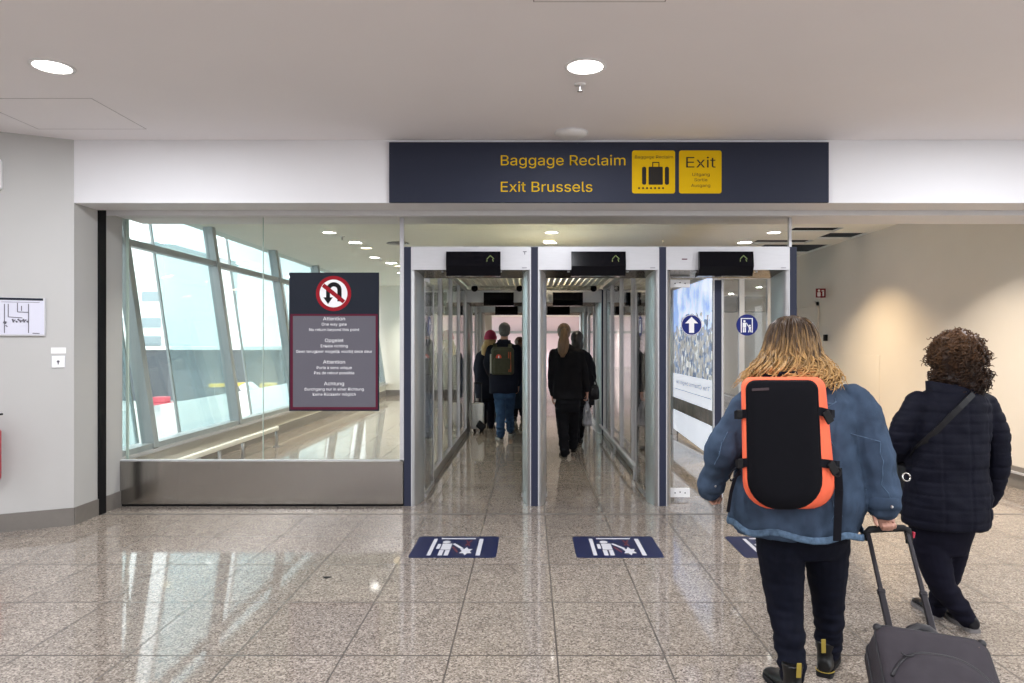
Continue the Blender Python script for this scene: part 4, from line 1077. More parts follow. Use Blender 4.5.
A = dict(Y=YA, vox=0.0075, bvox=0.0055, label='woman with long blond hair in a blue denim jacket, black jeans and black boots', hs=0.98,
    head=(796,346,0.02), fwd=(-0.05,1,0),
    torso=[(529,794,0.268,0.20),(520,794,0.277,0.205),(500,797,0.284,0.205),(480,798,0.278,0.195),(450,798,0.246,0.175),(420,801,0.238,0.160),(400,802,0.226,0.145),(387,801,0.175,0.118),(377,799,0.105,0.088),(366,797,0.068,0.075)],
    armL=[(757,401,0,0.084),(738,428,-0.02,0.086),(724,452,-0.03,0.078),(715,470,0.01,0.066),(711,486,0.05,0.056)],
    armR=[(850,402,0,0.086),(866,430,-0.03,0.090),(874,456,-0.06,0.086),(880,482,-0.09,0.076),(884,509,-0.11,0.060)],
    handL=dict(d=(0.05,0.35,-0.94), pn=(0.6,-0.3,0), side=(0.2,0.9,0.2), curl=1.0, out=-0.025), handR=dict(d=(0.1,-0.15,-0.9), pn=(-0.15,-0.95,0.15), side=(-1,0.0,0), curl=1.3, out=-0.012, s=0.9),
    pelvis=[(556,803,0.165,0.085),(538,802,0.198,0.125),(524,802,0.205,0.15),(505,800,0.20,0.15),(480,800,0.17,0.13)],
    legL=[(781,515,0,0.108),(781,548,0.0,0.106),(785,606,0.0,0.078),(790,645,-0.06,0.062),(792,674,-0.10,0.053)],
    legR=[(826,515,0,0.106),(826,548,0.03,0.100),(828,600,0.08,0.072),(829,630,0.10,0.062),(829,653,0.12,0.050)],
    footL=dict(heel=(X(797,2.91), 2.91, 0.0), d=(-0.10,1,0), s=1.0), footR=dict(heel=(X(824,3.14), 3.14, 0.0), d=(0.50,0.86,0), s=1.0),
    trousers=M['black_jean'], trouser_fold=0.007, coat=M['denim'], coat_fold=fold_a, coat_name='denim_jacket', shoe=M['boot_leather'], sole=M['rubber'], shoe_name='boot', boot=True)
bodyA, jackA, hcA = person(A)
# seams, hem, cuffs, collar, pocket
def onA(px, py, dy=-0.25): return P(px, py, YA+dy)
for a in ([(752,395),(775,402),(800,404),(825,402),(852,395)],):
    m = surface_line(jackA, sum([lerp_pts(onA(*p), onA(*q), 5) for p, q in zip(a, a[1:])], []), 0.0016, 0.0005); obj('yoke_seam', m, M['denim_pale'], jackA, True)
for a in ([(851,388),(845,405),(843,425),(848,445)],[(757,388),(762,405),(760,425)],[(880,430),(893,470),(898,503)],[(722,420),(708,450),(704,478)],[(838,470),(841,500),(842,525)],[(830,440),(846,480),(851,520)]):
    m = surface_line(jackA, sum([lerp_pts(onA(*p), onA(*q), 6) for p, q in zip(a, a[1:])], []), 0.0016, 0.0005); obj('seam', m, M['denim_pale'], jackA, True)
m = MB(); rings = []
n = 44
for dz, dr in ((0.028,0.010),(0.024,0.014),(0.006,0.016),(0.0,0.014),(-0.002,0.004),(0.010,0.002)):
    c = P(794, 528, YA)
    ring = ellipse((c.x, c.y, c.z+dz), 0.270+dr, 0.202+dr, n)
    rings.append([p + Vector((0,0,0.010*math.sin(k*0.9)+0.012*nz(k*0.35,1,2)-0.05*(p.x-c.x))) for k, p in enumerate(ring)])
m.loft(rings, cap=False); obj('hem_band', m, M['denim_pale'], jackA, True)
for w, d, r in ((P(711,487,YA+0.05), Vector((-0.08,0.35,-0.9)), 0.057), (P(884,508,YA-0.11), Vector((0.02,-0.1,-1)), 0.064)):
    d.normalize(); m = MB(); m.tube([w-d*0.05, w-d*0.045, w-d*0.02, w+d*0.002, w+d*0.004, w-d*0.012], [r*0.98, r*1.04, r*1.05, r*1.06, r*0.94, r*0.90], 20, cap=False)
    cf = obj('cuff', m, M['denim'], jackA, True)
    obj('cuff_button', MB().ball(w-d*0.02+Vector((0,-r*1.05,0)), 0.007, seg=10, rings=6), M['alu'], cf)
c = P(798,376,YA+0.0); m = MB()
m.loft([ellipse((c.x,c.y,c.z-0.03), 0.112, 0.10, 28), ellipse((c.x,c.y-0.005,c.z+0.005), 0.098, 0.09, 28), ellipse((c.x,c.y-0.01,c.z+0.008), 0.088, 0.08, 28), ellipse((c.x,c.y,c.z-0.02), 0.080, 0.072, 28)], cap=False); obj('collar', m, M['denim'], jackA, True)
pk = surface_line(jackA, lerp_pts(onA(853,486,-0.06), onA(868,492,-0.02), 6)+lerp_pts(onA(868,492,-0.02), onA(866,520,-0.02), 6), 0.0035, 0.001); obj('side_pocket', pk, M['denim_pale'], jackA, True)
for s, hx, hy, dx in ((1, 797, 2.91, -0.10), (2, 824, 3.14, 0.58)):
    d = Vector((dx,1,0)).normalized(); h = Vector((X(hx,hy), hy, 0))
    b = [c for c in kids(bodyA) if c.name.startswith('boot')][s-1]
    m = MB().bar(h-d*0.014+Vector((0,0,0.115)), h-d*0.020+Vector((0,0,0.178)), 0.020, 0.006, side=(1,0,0), bev=0.002); obj('heel_loop', m, M['boot_yellow'], b)
    r = d.cross(Vector((0,0,1))); m = MB(); q = [h+r*(0.040*math.sin(t))-d*(0.008-0.045*(1-math.cos(t)))+Vector((0,0,0.024)) for t in [(-1.5+3.0*k/16) for k in range(17)]]; m.tube(q, 0.0022, 6); obj('welt_stitching', m, M['boot_yellow'], b)
# hair: a full base with several hundred wavy locks over it
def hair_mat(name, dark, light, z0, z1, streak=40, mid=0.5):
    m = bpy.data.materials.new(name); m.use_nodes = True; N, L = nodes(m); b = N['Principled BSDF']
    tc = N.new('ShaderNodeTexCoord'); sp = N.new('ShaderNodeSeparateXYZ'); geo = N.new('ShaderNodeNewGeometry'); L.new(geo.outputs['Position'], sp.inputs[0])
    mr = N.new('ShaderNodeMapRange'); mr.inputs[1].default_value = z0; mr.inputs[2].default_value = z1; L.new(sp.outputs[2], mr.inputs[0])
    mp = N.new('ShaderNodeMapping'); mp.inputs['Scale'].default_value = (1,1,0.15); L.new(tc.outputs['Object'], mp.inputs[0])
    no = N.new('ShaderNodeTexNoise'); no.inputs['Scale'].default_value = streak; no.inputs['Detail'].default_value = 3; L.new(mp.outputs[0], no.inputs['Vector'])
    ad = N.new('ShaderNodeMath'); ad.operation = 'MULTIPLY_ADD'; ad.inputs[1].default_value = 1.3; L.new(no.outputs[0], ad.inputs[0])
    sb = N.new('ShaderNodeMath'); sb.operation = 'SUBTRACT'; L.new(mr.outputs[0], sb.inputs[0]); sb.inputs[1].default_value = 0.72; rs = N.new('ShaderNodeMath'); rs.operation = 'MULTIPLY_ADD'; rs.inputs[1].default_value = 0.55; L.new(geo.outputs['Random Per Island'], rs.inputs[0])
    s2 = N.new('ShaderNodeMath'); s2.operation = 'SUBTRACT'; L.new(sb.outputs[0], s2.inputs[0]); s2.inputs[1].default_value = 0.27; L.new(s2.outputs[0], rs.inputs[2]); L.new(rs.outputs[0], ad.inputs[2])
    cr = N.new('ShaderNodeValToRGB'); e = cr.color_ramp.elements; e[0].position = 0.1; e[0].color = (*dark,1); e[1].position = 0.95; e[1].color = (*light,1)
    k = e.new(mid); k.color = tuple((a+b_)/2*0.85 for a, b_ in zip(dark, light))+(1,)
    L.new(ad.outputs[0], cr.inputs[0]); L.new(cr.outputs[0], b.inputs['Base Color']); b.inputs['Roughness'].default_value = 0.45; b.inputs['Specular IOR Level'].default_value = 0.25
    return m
M['hair_blond'] = hair_mat('ombre_blond_hair', (0.045,0.025,0.013), (0.46,0.275,0.105), 1.585, 1.37)
zA = lambda py: Z(py, 3.05)
prof = [(315,796,0.012,0.012,0.02),(318,796,0.055,0.06,0.0),(324,796,0.086,0.095,0.0),(334,796,0.104,0.112,0.0),(346,795,0.114,0.118,-0.01),(356,794,0.128,0.12,-0.02),(364,793,0.146,0.125,-0.035),(371,791,0.172,0.125,-0.05),(377,790,0.195,0.12,-0.055),(382,789,0.205,0.115,-0.06)]
def env_at(t, table):
    """interpolated (centre x, centre y offset, half axes, z) along the hair profile"""
    u = t*(len(table)-1); i = min(int(u), len(table)-2); f = u-i
    a, b = table[i], table[i+1]
    return [a[k]*(1-f)+b[k]*f for k in range(5)]
mb = MB(); rings = []
for py, cx, hx, hy, dy in prof[:-2]:
    rings.append(ellipse((X(cx,3.05), YA+0.02+dy, zA(py)), hx*0.90, hy*0.92, 30, 2.0))
mb.loft(rings); bm = remeshed(mb, 0.008, 2); displaced(bm, lambda co, n: 0.006*nz(co.x*30, co.y*30, co.z*6))
base = obj('hair', bm, M['hair_blond'], bodyA, True, recalc=False)
def lockA(rnd, k):
    az = rnd.uniform(-2.75, 2.75) if k % 3 else rnd.uniform(-1.9, 1.9)  # 0 = back of the head
    end = rnd.uniform(0.74, 1.08); dep = rnd.uniform(0.90, 1.04); ph = rnd.uniform(0, 6.28); fr = rnd.uniform(2.0, 3.6); amp = rnd.uniform(0.016, 0.048)
    t0 = rnd.uniform(0.03, 0.42); pts = []; steps = 20
    for i in range(steps+1):
        t = t0 + (end-t0)*i/steps
        py, cx, hx, hy, dy = env_at(min(t, 1.0), prof)
        g = max(0, (t-0.32)/0.68)
        w = amp*g*math.sin(ph+fr*6.28*t); w2 = amp*g*math.cos(ph*1.7+fr*5.5*t)
        a = az + w2/0.15
        x = X(cx,3.05) + math.sin(a)*hx*dep + w*0.4
        y = YA+0.02+dy - math.cos(a)*(hy*dep) - abs(w)*0.7
        z = zA(py) + w2*0.7 - max(0, t-1.0)*0.2
        pts.append((x, y, z))
    return pts
mb = MB(); strands(mb, 620, None, lockA, 0.0034, 5); # a few light wisps flying out
def wispA(rnd, k):
    sd = -1 if k % 5 else 0.72; pts = []
    z0 = rnd.uniform(350, 372); L_ = rnd.uniform(0.06, 0.13); ph = rnd.uniform(0, 6.28)
    x0 = X(796 + sd*(26+(z0-345)*0.9), 3.05); y0 = YA - rnd.uniform(0.0, 0.09)
    for i in range(12):
        t = i/11; pts.append((x0+sd*L_*0.8*t+0.006*math.sin(ph+8*t), y0-0.03*t+0.008*math.cos(ph+7*t), zA(z0)-L_*0.75*t+0.008*math.sin(ph+9*t)))
    return pts
strands(mb, 46, None, wispA, 0.0016, 9, 4); obj('hair_locks', mb, M['hair_blond'], base, True)

# ------------------------------------------------------------------ orange and black backpack
M['pack_orange'] = cloth('coral_orange_fabric', (0.90,0.16,0.08), 0.7, noise_amt=0.06, noise_scale=20, bump=0.1, bump_scale=300)
M['pack_black'] = cloth('black_pack_fabric', (0.004,0.004,0.006), 0.8, noise_amt=0.12, noise_scale=40, bump=0.15, bump_scale=500)
M['webbing'] = cloth('black_webbing', (0.006,0.006,0.009), 0.8)
def rr4(x0, x1, y0, y1, Yd, rt, rb, n=7, lean=0.0, rlean=None):
    """rounded outline in pixels at depth Yd; rt, rb corner radii in pixels"""
    pts = []
    for (cx, cy, r, a0) in ((x1-rt, y0+rt, rt, -90),(x1-rb, y1-rb, rb, 0),(x0+rb, y1-rb, rb, 90),(x0+rt, y0+rt, rt, 180)):
        for k in range(n+1):
            a = math.radians(a0+90*k/n); px, py = cx+r*math.cos(a), cy+r*math.sin(a)
            k_ = lean if rlean is None else lean+(rlean-lean)*min(1, max(0, (px-x0)/(x1-x0)))
            pts.append(P(px+k_*(py-440), py, Yd))
    return pts
bp = thing('backpack', P(787, 508, 2.86), 'black and coral orange backpack on the denim jacket', 'backpack')
ln_ = 0.018
mb = MB(); mb.loft([rr4(748,828,383,501,2.935,8,20,lean=ln_,rlean=0.10), rr4(743,830,378,508,2.915,10,26,lean=ln_,rlean=0.10), rr4(742,831,377,509,2.87,11,28,lean=ln_,rlean=0.10), rr4(742,829,377,509,2.83,11,30,lean=ln_,rlean=0.10), rr4(744,825,379,508,2.80,12,32,lean=ln_,rlean=0.10), rr4(749,820,384,503,2.785,12,32,lean=ln_,rlean=0.10)])
bm = mb.bm; bmesh.ops.subdivide_edges(bm, edges=bm.edges, cuts=1, smooth=0.0)
obj('shell', mb, M['pack_orange'], bp, 'auto')
mb = MB(); mb.loft([rr4(746.5,821,380,508.5,2.80,10,31,lean=ln_,rlean=0.05), rr4(746.5,820.5,380,509.5,2.778,10,31,lean=ln_,rlean=0.05), rr4(749,818,383,507.5,2.764,10,30,lean=ln_,rlean=0.05), rr4(757,811,391,496,2.758,10,26,lean=ln_,rlean=0.05), rr4(768,800,405,480,2.756,8,16,lean=ln_,rlean=0.05)])
fp = obj('front_panel', mb, M['pack_black'], bp, True)
obj('brand_patch', MB().prism([P(752,388.5,2.757), P(769,387.6,2.757), P(769,390.2,2.757), P(752,391,2.757)], (0,-0.001,0)), mat('tone_on_tone_patch', (0.035,0.018,0.022), 0.5), fp)
zip_ = rr4(748.5,819.5,382,506,2.772,10,31,lean=ln_,rlean=0.05); mb = MB(); mb.tube(zip_+zip_[:1], 0.0035, 6); obj('zip_piping', mb, M['webbing'], fp, True)
def strap(pts, w, th=0.004, name='strap', m=None, parent=bp, side=(0,0,1)):
    mb = MB()
    for a, b in zip(pts, pts[1:]): mb.bar(a, b, w, th, side=side, bev=0.0)
    return obj(name, mb, m or M['webbing'], parent)
for (xa, ya, xb, yb) in ((735,415,751,413),(736,464,751,462),):
    s_ = strap([P(xa,ya,2.90), P(xa+3,ya-0.5,2.815), P(xb,yb,2.765)], 0.034, 0.006, 'compression_strap')
    obj('buckle', MB().obox(P(xa+5,ya-0.5,2.80), (0.011,0,0.001), (0,0.006,0), (0,0,0.019), 0.003), M['rubber'], s_)
for (xa, ya, xb, yb) in ((815,411,834,414),(819,463,839,465)):
    s_ = strap([P(xa,ya,2.768), P(xa+6,ya+0.5,2.786), P(xb-3,yb,2.81), P(xb,yb,2.89)], 0.034, 0.006, 'compression_strap')
    obj('buckle', MB().obox(P(xb-6,yb+3,2.785), (0.012,0,0.009), (0,0.007,0), (-0.012,0,0.022), 0.003), M['rubber'], s_)
strap([P(838,468,2.86), P(839,490,2.855), P(838,515,2.85), P(837,541,2.85)], 0.032, 0.004, 'hanging_strap', side=(1,0,0))
strap([P(741,466,2.88), P(733,470,2.88), P(729,476,2.88), P(731,481,2.88), P(740,474,2.88)], 0.010, 0.004, 'hip_strap', side=(0,1,0))
strap([P(740,470,2.87), P(735,478,2.86), P(731,492,2.86), P(728,512,2.86)], 0.013, 0.004, 'hanging_strap', side=(1,0,0))
obj('strap_ring', MB().tube([P(837+4*math.cos(t),472+4.5*math.sin(t),2.81) for t in [2*math.pi*k/16 for k in range(17)]], 0.004, 6), M['rubber'], bp)
for px, q in ((770,-1),(822,1)):
    pts = [P(px,379,2.93), P(px+q*1,372,2.97), P(px+q*3,369,3.06), P(px+q*4,375,3.19), P(px+q*5,392,3.265), P(px+q*6,425,3.295), P(px+q*4,460,3.28)]
    strap(pts, 0.055, 0.014, 'shoulder_strap', M['pack_black'], side=(1,0,0))
obj('grab_handle', MB().tube([P(778,378,2.92), P(780,373.5,2.915), P(796,372.5,2.915), P(799,378,2.92)], 0.008, 8), M['webbing'], bp, True)

# ------------------------------------------------------------------ rolling suitcase
M['case_fabric'] = cloth('charcoal_case_fabric', (0.040,0.035,0.041), 0.6, noise_amt=0.10, noise_scale=25, bump=0.12, bump_scale=500)
M['case_dark'] = mat('case_black_trim', (0.012,0.011,0.014), 0.5)
M['tube_metal'] = mat('dark_handle_tube', (0.045,0.043,0.05), 0.3, 0.7)
Bt = Vector((1.372, 2.50, 0.372)); D = Vector((-0.206,-0.794,-0.573)).normalized(); U = Vector((0.99,-0.035,0.02)); U = (U-D*U.dot(D)).normalized(); Nn = U.cross(D).normalized()
if Nn.z < 0: Nn = -Nn
def CS(u, d, n): return Bt + U*u + D*d + Nn*n
sc_ = thing('suitcase', (Bt.x-0.1, 2.1, 0.0), 'charcoal fabric cabin suitcase tilted on its wheels behind the denim-jacketed woman', 'suitcase')
def crr(hw, d0, d1, n, r, k_=6):
    pts = []
    for (cu, cd, a0) in ((hw-r,d0+r,-90),(hw-r,d1-r,0),(-hw+r,d1-r,90),(-hw+r,d0+r,180)):
        for k in range(k_+1):
            a = math.radians(a0+90*k/k_); pts.append(CS(cu+r*math.cos(a), cd+r*math.sin(a), n))
    return pts
mb = MB(); mb.loft([crr(0.168,0.012,0.508,0.0,0.04), crr(0.177,0.0,0.52,0.014,0.045), crr(0.179,0.0,0.52,0.10,0.045), crr(0.178,0.002,0.52,0.165,0.045), crr(0.170,0.012,0.512,0.182,0.045), crr(0.150,0.035,0.49,0.190,0.04)])
body_c = obj('case_body', mb, M['case_fabric'], sc_, True)
# front pocket with arched opening
def arch(hw, d_top, d_end, rise, n=20): return [(hw*(-1+2*k/n), d_top + (rise)*abs(-1+2*k/n)**3.0) for k in range(n+1)]
ar = arch(0.158, 0.105, 0.5, 0.10)
rows = []
for f_, h_ in ((0.0,0.184),(0.0,0.198),(0.03,0.208),(0.10,0.213),(0.3,0.217),(0.7,0.217),(0.95,0.210),(1.0,0.198),(1.0,0.184)):
    rows.append([CS(u*(1-0.02*min(1, (h_-0.184)*40)), d*(1-f_)+0.492*f_, 0.184+(h_-0.184)*(0.55+0.45*(1-abs(u/0.158)**6))) for u, d in ar])
mb = MB(); mb.loft(rows, cap=False, closed=False); pkt = obj('front_pocket', mb, M['case_fabric'], sc_, True)
mb = MB(); mb.tube([CS(u, d-0.002, 0.192) for u, d in ar], 0.0065, 8); obj('pocket_zip', mb, M['case_dark'], pkt, True)
mb = MB(); mb.tube([CS(-0.10+0.018*math.cos(t), 0.122+0.010*math.sin(t), 0.2065) for t in [math.pi*k/8 for k in range(9)]], 0.003, 6); obj('zip_pull', mb, M['case_dark'], pkt, True)
mb = MB(); e_ = crr(0.1795,-0.0006,0.5205,0.06,0.045); mb.tube(e_+e_[:1], 0.004, 6); e_ = crr(0.178,0.002,0.519,0.166,0.045); mb.tube(e_+e_[:1], 0.0035, 6); obj('edge_piping', mb, M['case_dark'], body_c, True)
# faded oval emblem near the top
mb = MB(); em = mat('worn_emblem', (0.16,0.11,0.075), 0.6)
for k in range(7):
    a = -0.035+0.0117*k; mb.bar(CS(0.095+a, 0.040+0.006*abs(k-3)/3, 0.1885), CS(0.095+a, 0.056-0.006*abs(k-3)/3, 0.1885), 0.006, 0.002, side=U)
mb.bar(CS(0.048,0.046,0.1885), CS(0.142,0.046,0.1885), 0.0035, 0.002, side=D); obj('emblem', mb, em, body_c)
for q in (-1,1):
    o_ = [CS(q*0.165, 0.012, 0.16), CS(q*0.165,0.012,0.19)]
    mb = MB(); mb.ball(CS(q*0.164,0.014,0.166), 0.015, seg=12, rings=8); obj('corner_guard', mb, M['case_dark'], body_c, True)
b0 = [Vector((1.430, 2.96, 0)), Vector((1.596, 2.96, 0))]
gl, gr = P(868.2,534,2.96), P(907.5,533,2.96)
hb = None
for top, u in ((gl, -0.066), (gr, 0.083)):
    low = CS(u, 0.0, 0.012)
    mid1 = top.lerp(low, 0.52)
    tb = obj('handle_tube', MB().bar(top, mid1+(low-top)*0.02, 0.017, 0.012, side=U, bev=0.003), M['tube_metal'], sc_)
    obj('outer_tube', MB().bar(mid1, low, 0.023, 0.017, side=U, bev=0.003).bar(mid1-(low-top).normalized()*0.008, mid1+(low-top).normalized()*0.012, 0.027, 0.021, side=U, bev=0.003), M['tube_metal'], tb)
mb = MB(); mid_ = (gl+gr)/2
mb.tube([gl+Vector((0.0,0.01,-0.03)), gl+Vector((0.0,0.01,0.004)), gl+Vector((0.012,0.01,0.016)), mid_+Vector((0,0.01,0.018)), gr+Vector((-0.014,0.01,0.018)), gr+Vector((0.004,0.008,0.010)), gr+Vector((0.008,0.0,-0.02)), gr+Vector((0.004,-0.002,-0.045))], [0.012,0.014,0.015,0.015,0.015,0.016,0.016,0.012], 12)
gp = obj('grip', mb, M['rubber'], sc_, True)
obj('release_button', MB().obox(gr+Vector((0.021,-0.006,-0.006)), (0.004,0,0), (0,0.008,0), (0.002,0,0.012), 0.002), mat('grip_red', (0.45,0.03,0.06), 0.4), gp)
mb = MB(); mb.tube([CS(-0.075,0.006,0.10), CS(-0.058,-0.012,0.10), CS(-0.03,-0.042,0.10), CS(0.0,-0.058,0.10), CS(0.03,-0.056,0.10), CS(0.06,-0.03,0.10), CS(0.075,0.006,0.10)], [0.012,0.014,0.017,0.018,0.018,0.015,0.012], 10); obj('carry_handle', mb, M['case_dark'], sc_, True)
for q in (-1,1):
    c = CS(q*0.13, 0.515, 0.015); c.z = 0.042
    w_ = obj('wheel', MB().tube([c-U*0.014, c+U*0.014], 0.042, 20), M['rubber'], sc_, 'auto')
    obj('wheel_housing', MB().obox(CS(q*0.13,0.50,0.03), U*0.028, D*0.035, Nn*0.03, 0.006), M['case_dark'], sc_)

# ------------------------------------------------------------------ woman in the dark quilted coat
M['quilt'] = mat('navy_quilted_nylon', (0.0045,0.005,0.0115), 0.7, spec=0.12, noise_amt=0.15, noise_scale=12, bump=0.15, bump_scale=120)
M['dark_trouser'] = cloth('dark_navy_trousers', (0.006,0.006,0.013), 0.8, noise_amt=0.15, noise_scale=20)
M['leather_black'] = mat('black_leather', (0.008,0.008,0.010), 0.4, spec=0.25)
YB = 3.66
def quilt(co, n):
    z = co.z; pitch = 0.066 if z < 0.92 else 0.052
    u = (z+0.006*nz(co.x*6, co.y*6, z*3))/pitch; d = abs(u-round(u))*pitch
    g = -0.0035*math.exp(-(d/0.007)**2)
    cx = X(945, YB); v = min(abs(co.x-cx-0.045), abs(co.x-cx+0.09), abs(co.x-cx-0.16)) if n.y < -0.2 else 1
    g += -0.003*math.exp(-(v/0.007)**2)
    return g + 0.010*nz(co.x*6+5, co.y*6, z*7) + 0.006*nz(co.x*16, co.y*16, z*22) + 0.004
Bspec = dict(Y=YB, vox=0.0075, bvox=0.007, label='woman with curly brown hair in a dark navy quilted coat and dark trousers', hs=0.95,
    head=(958,359,0.02), fwd=(-0.15,1,0), look=(-0.1,1,0),
    torso=[(524,945,0.204,0.16),(514,945,0.211,0.165),(495,945,0.212,0.165),(470,945,0.196,0.150),(445,946,0.196,0.145),(420,949,0.200,0.140),(403,952,0.184,0.125),(393,953,0.140,0.105),(386,954,0.092,0.085),(376,955,0.075,0.075)],
    armL=[(919,405,0,0.066),(906,425,0.0,0.066),(898,445,0.02,0.060),(897,456,0.12,0.052),(901,464,0.22,0.044)],
    armR=[(984,406,0,0.066),(994,430,0.0,0.064),(998,455,0.0,0.060),(995,480,0.04,0.052),(988,500,0.08,0.043)],
    handL=dict(d=(0.15,0.9,-0.2), pn=(0.6,0,-0.5), side=(0.3,0.1,0.9), curl=0.8), handR=dict(d=(-0.3,0.3,-0.9), pn=(-0.8,0,0), side=(0,0.9,0.1), curl=0.6),
    pelvis=[(553,941,0.125,0.075),(536,941,0.150,0.11),(512,943,0.17,0.135),(490,945,0.16,0.13)],
    legR=[(951,522,0.0,0.085),(953,545,0.04,0.080),(947,578,0.10,0.062),(939,598,0.14,0.052),(936,610,0.17,0.046)],
    legL=[(928,522,0.0,0.095),(931,548,0.0,0.090),(942,585,0.0,0.068),(957,605,0.0,0.056),(967,619,0.0,0.048)],
    footL=dict(heel=(X(975,3.62), 3.62, 0.0), d=(0.05,1,0), s=0.95), footR=dict(heel=(X(938,3.80), 3.80, 0.0), d=(0.05,1,0), s=0.92),
    trousers=M['dark_trouser'], trouser_fold=0.006, coat=M['quilt'], coat_fold=quilt, coat_name='quilted_coat', shoe=M['leather_black'], sole=mat('grey_sole', (0.16,0.15,0.15), 0.6), shoe_name='shoe', group=None)
bodyB, coatB, hcB = person(Bspec)
c = P(952,388,YB); m = MB()
m.loft([ellipse((c.x,c.y,c.z-0.035), 0.118, 0.105, 28), ellipse((c.x-0.01,c.y-0.01,c.z+0.012), 0.118, 0.098, 28, tilt=(-0.22,0)), ellipse((c.x-0.01,c.y-0.01,c.z+0.012), 0.104, 0.086, 28, tilt=(-0.22,0)), ellipse((c.x,c.y,c.z-0.03), 0.085, 0.08, 28)], cap=False); obj('collar', m, M['quilt'], coatB, True)
# curls
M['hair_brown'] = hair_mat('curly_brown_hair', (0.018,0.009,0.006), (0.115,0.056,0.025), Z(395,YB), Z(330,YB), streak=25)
hb_c = P(957,360,YB+0.01)
mb = MB(); mb.ball(hb_c+Vector((0,0,0.012)), 0.118, 0.130, 0.148, 28, 18).ball(hb_c+Vector((0.012,-0.01,-0.095)), 0.128, 0.115, 0.085, 24, 14)
bm = remeshed(mb, 0.009, 2); displaced(bm, lambda co, n: 0.016*nz(co.x*24, co.y*24, co.z*24)+0.012*nz(co.x*50, co.y*50, co.z*50))
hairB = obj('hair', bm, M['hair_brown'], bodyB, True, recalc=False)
def curlB(rnd, k):
    while True:
        v = Vector((rnd.gauss(0,1), rnd.gauss(0,1), rnd.gauss(0,1)))
        if v.length > 0.1: break
    v.normalize()
    low = v.z < -0.55
    r = Vector((v.x*0.122, v.y*0.135, v.z*0.150+0.012))
    if v.z < -0.1: r = Vector((v.x*0.130+0.012, v.y*0.125-0.005, v.z*0.180-0.02))
    if v.y > 0.62 and -0.7 < v.z < 0.35: return None
    p = hb_c + r*rnd.uniform(0.90, 1.02)
    t1 = v.cross(Vector((rnd.gauss(0,1), rnd.gauss(0,1), rnd.gauss(0,1)))).normalized(); t2 = v.cross(t1)
    ax = (Vector((0,0,-1))*0.7+v*rnd.uniform(0.1,0.7)+t1*0.35).normalized(); e1 = ax.cross(v); 
    if e1.length < 0.05: e1 = ax.cross(t1)
    e1.normalize(); e2 = ax.cross(e1)
    R_ = rnd.uniform(0.005,0.011); tn = rnd.uniform(1.4,2.6); ln = rnd.uniform(0.03,0.06); ph = rnd.uniform(0,6.28)
    return [p+ax*(ln*i/16)+(e1*math.cos(ph+tn*6.28*i/16)+e2*math.sin(ph+tn*6.28*i/16))*R_ for i in range(17)]
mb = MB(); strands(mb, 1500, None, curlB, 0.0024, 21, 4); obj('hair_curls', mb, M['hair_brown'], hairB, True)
# crossbody bag
bg_ = thing('crossbody_bag', P(902,520,YB+0.08), 'black crossbody bag at the hip of the woman in the quilted coat', 'bag')
mb = MB(); c = P(900,487,YB+0.10)
mb.obox(c, (0.045,0.02,0), (-0.03,0.11,0), (0.006,0,0.135), 0.025); obj('bag_body', mb, M['leather_black'], bg_, True)
obj('flap', MB().obox(c+Vector((0.008,-0.02,0.06)), (0.049,0.02,0), (-0.03,0.112,0), (0.004,0,0.075), 0.02), M['leather_black'], bg_, True)
base = wloc(coatB); bmx = bmesh.new(); bmx.from_mesh(coatB.data); bmx.normal_update(); trB = BVHTree.FromBMesh(bmx)
pts = []
for px, py in ((972,394),(966,400),(959,407),(951,415),(942,424),(933,433),(924,441),(916,448),(909,454)):
    o_ = Vector((0,0,H)); hit = trB.ray_cast(o_-base, (P(px,py,YB)-o_).normalized())
    co = hit[0]+base if hit[0] is not None else P(px,py,YB-0.13)
    pts.append(co+Vector((0,-0.010,0.002)))
bmx.free(); pts.append(c+Vector((0.03,-0.08,0.135)))
for _ in range(1): pts = [pts[0]]+[(pts[i-1]+pts[i]*2+pts[i+1])/4 for i in range(1, len(pts)-1)]+[pts[-1]]
mb = MB(); rings = []
for i, p in enumerate(pts):
    tg = (pts[min(i+1,len(pts)-1)]-pts[max(i-1,0)]).normalized(); fr = Vector((0,-1,0)); sd_ = tg.cross(fr).normalized()*0.015; fr = sd_.cross(tg).normalized()*0.004
    if fr.y > 0: fr = -fr
    rings.append([p-sd_-fr, p+sd_-fr, p+sd_+fr, p-sd_+fr])
mb.loft(rings); obj('shoulder_strap', mb, M['leather_black'], bg_)
rc = P(906.5,477,YB-0.06); mb = MB(); mb.tube([rc+Vector((0.020*math.cos(t), 0.004*math.sin(t), 0.020*math.sin(t))) for t in [2*math.pi*k/20 for k in range(21)]], 0.0045, 8); obj('metal_ring', mb, mat('polished_ring', (0.8,0.8,0.78), 0.12, 1.0), bg_, True)
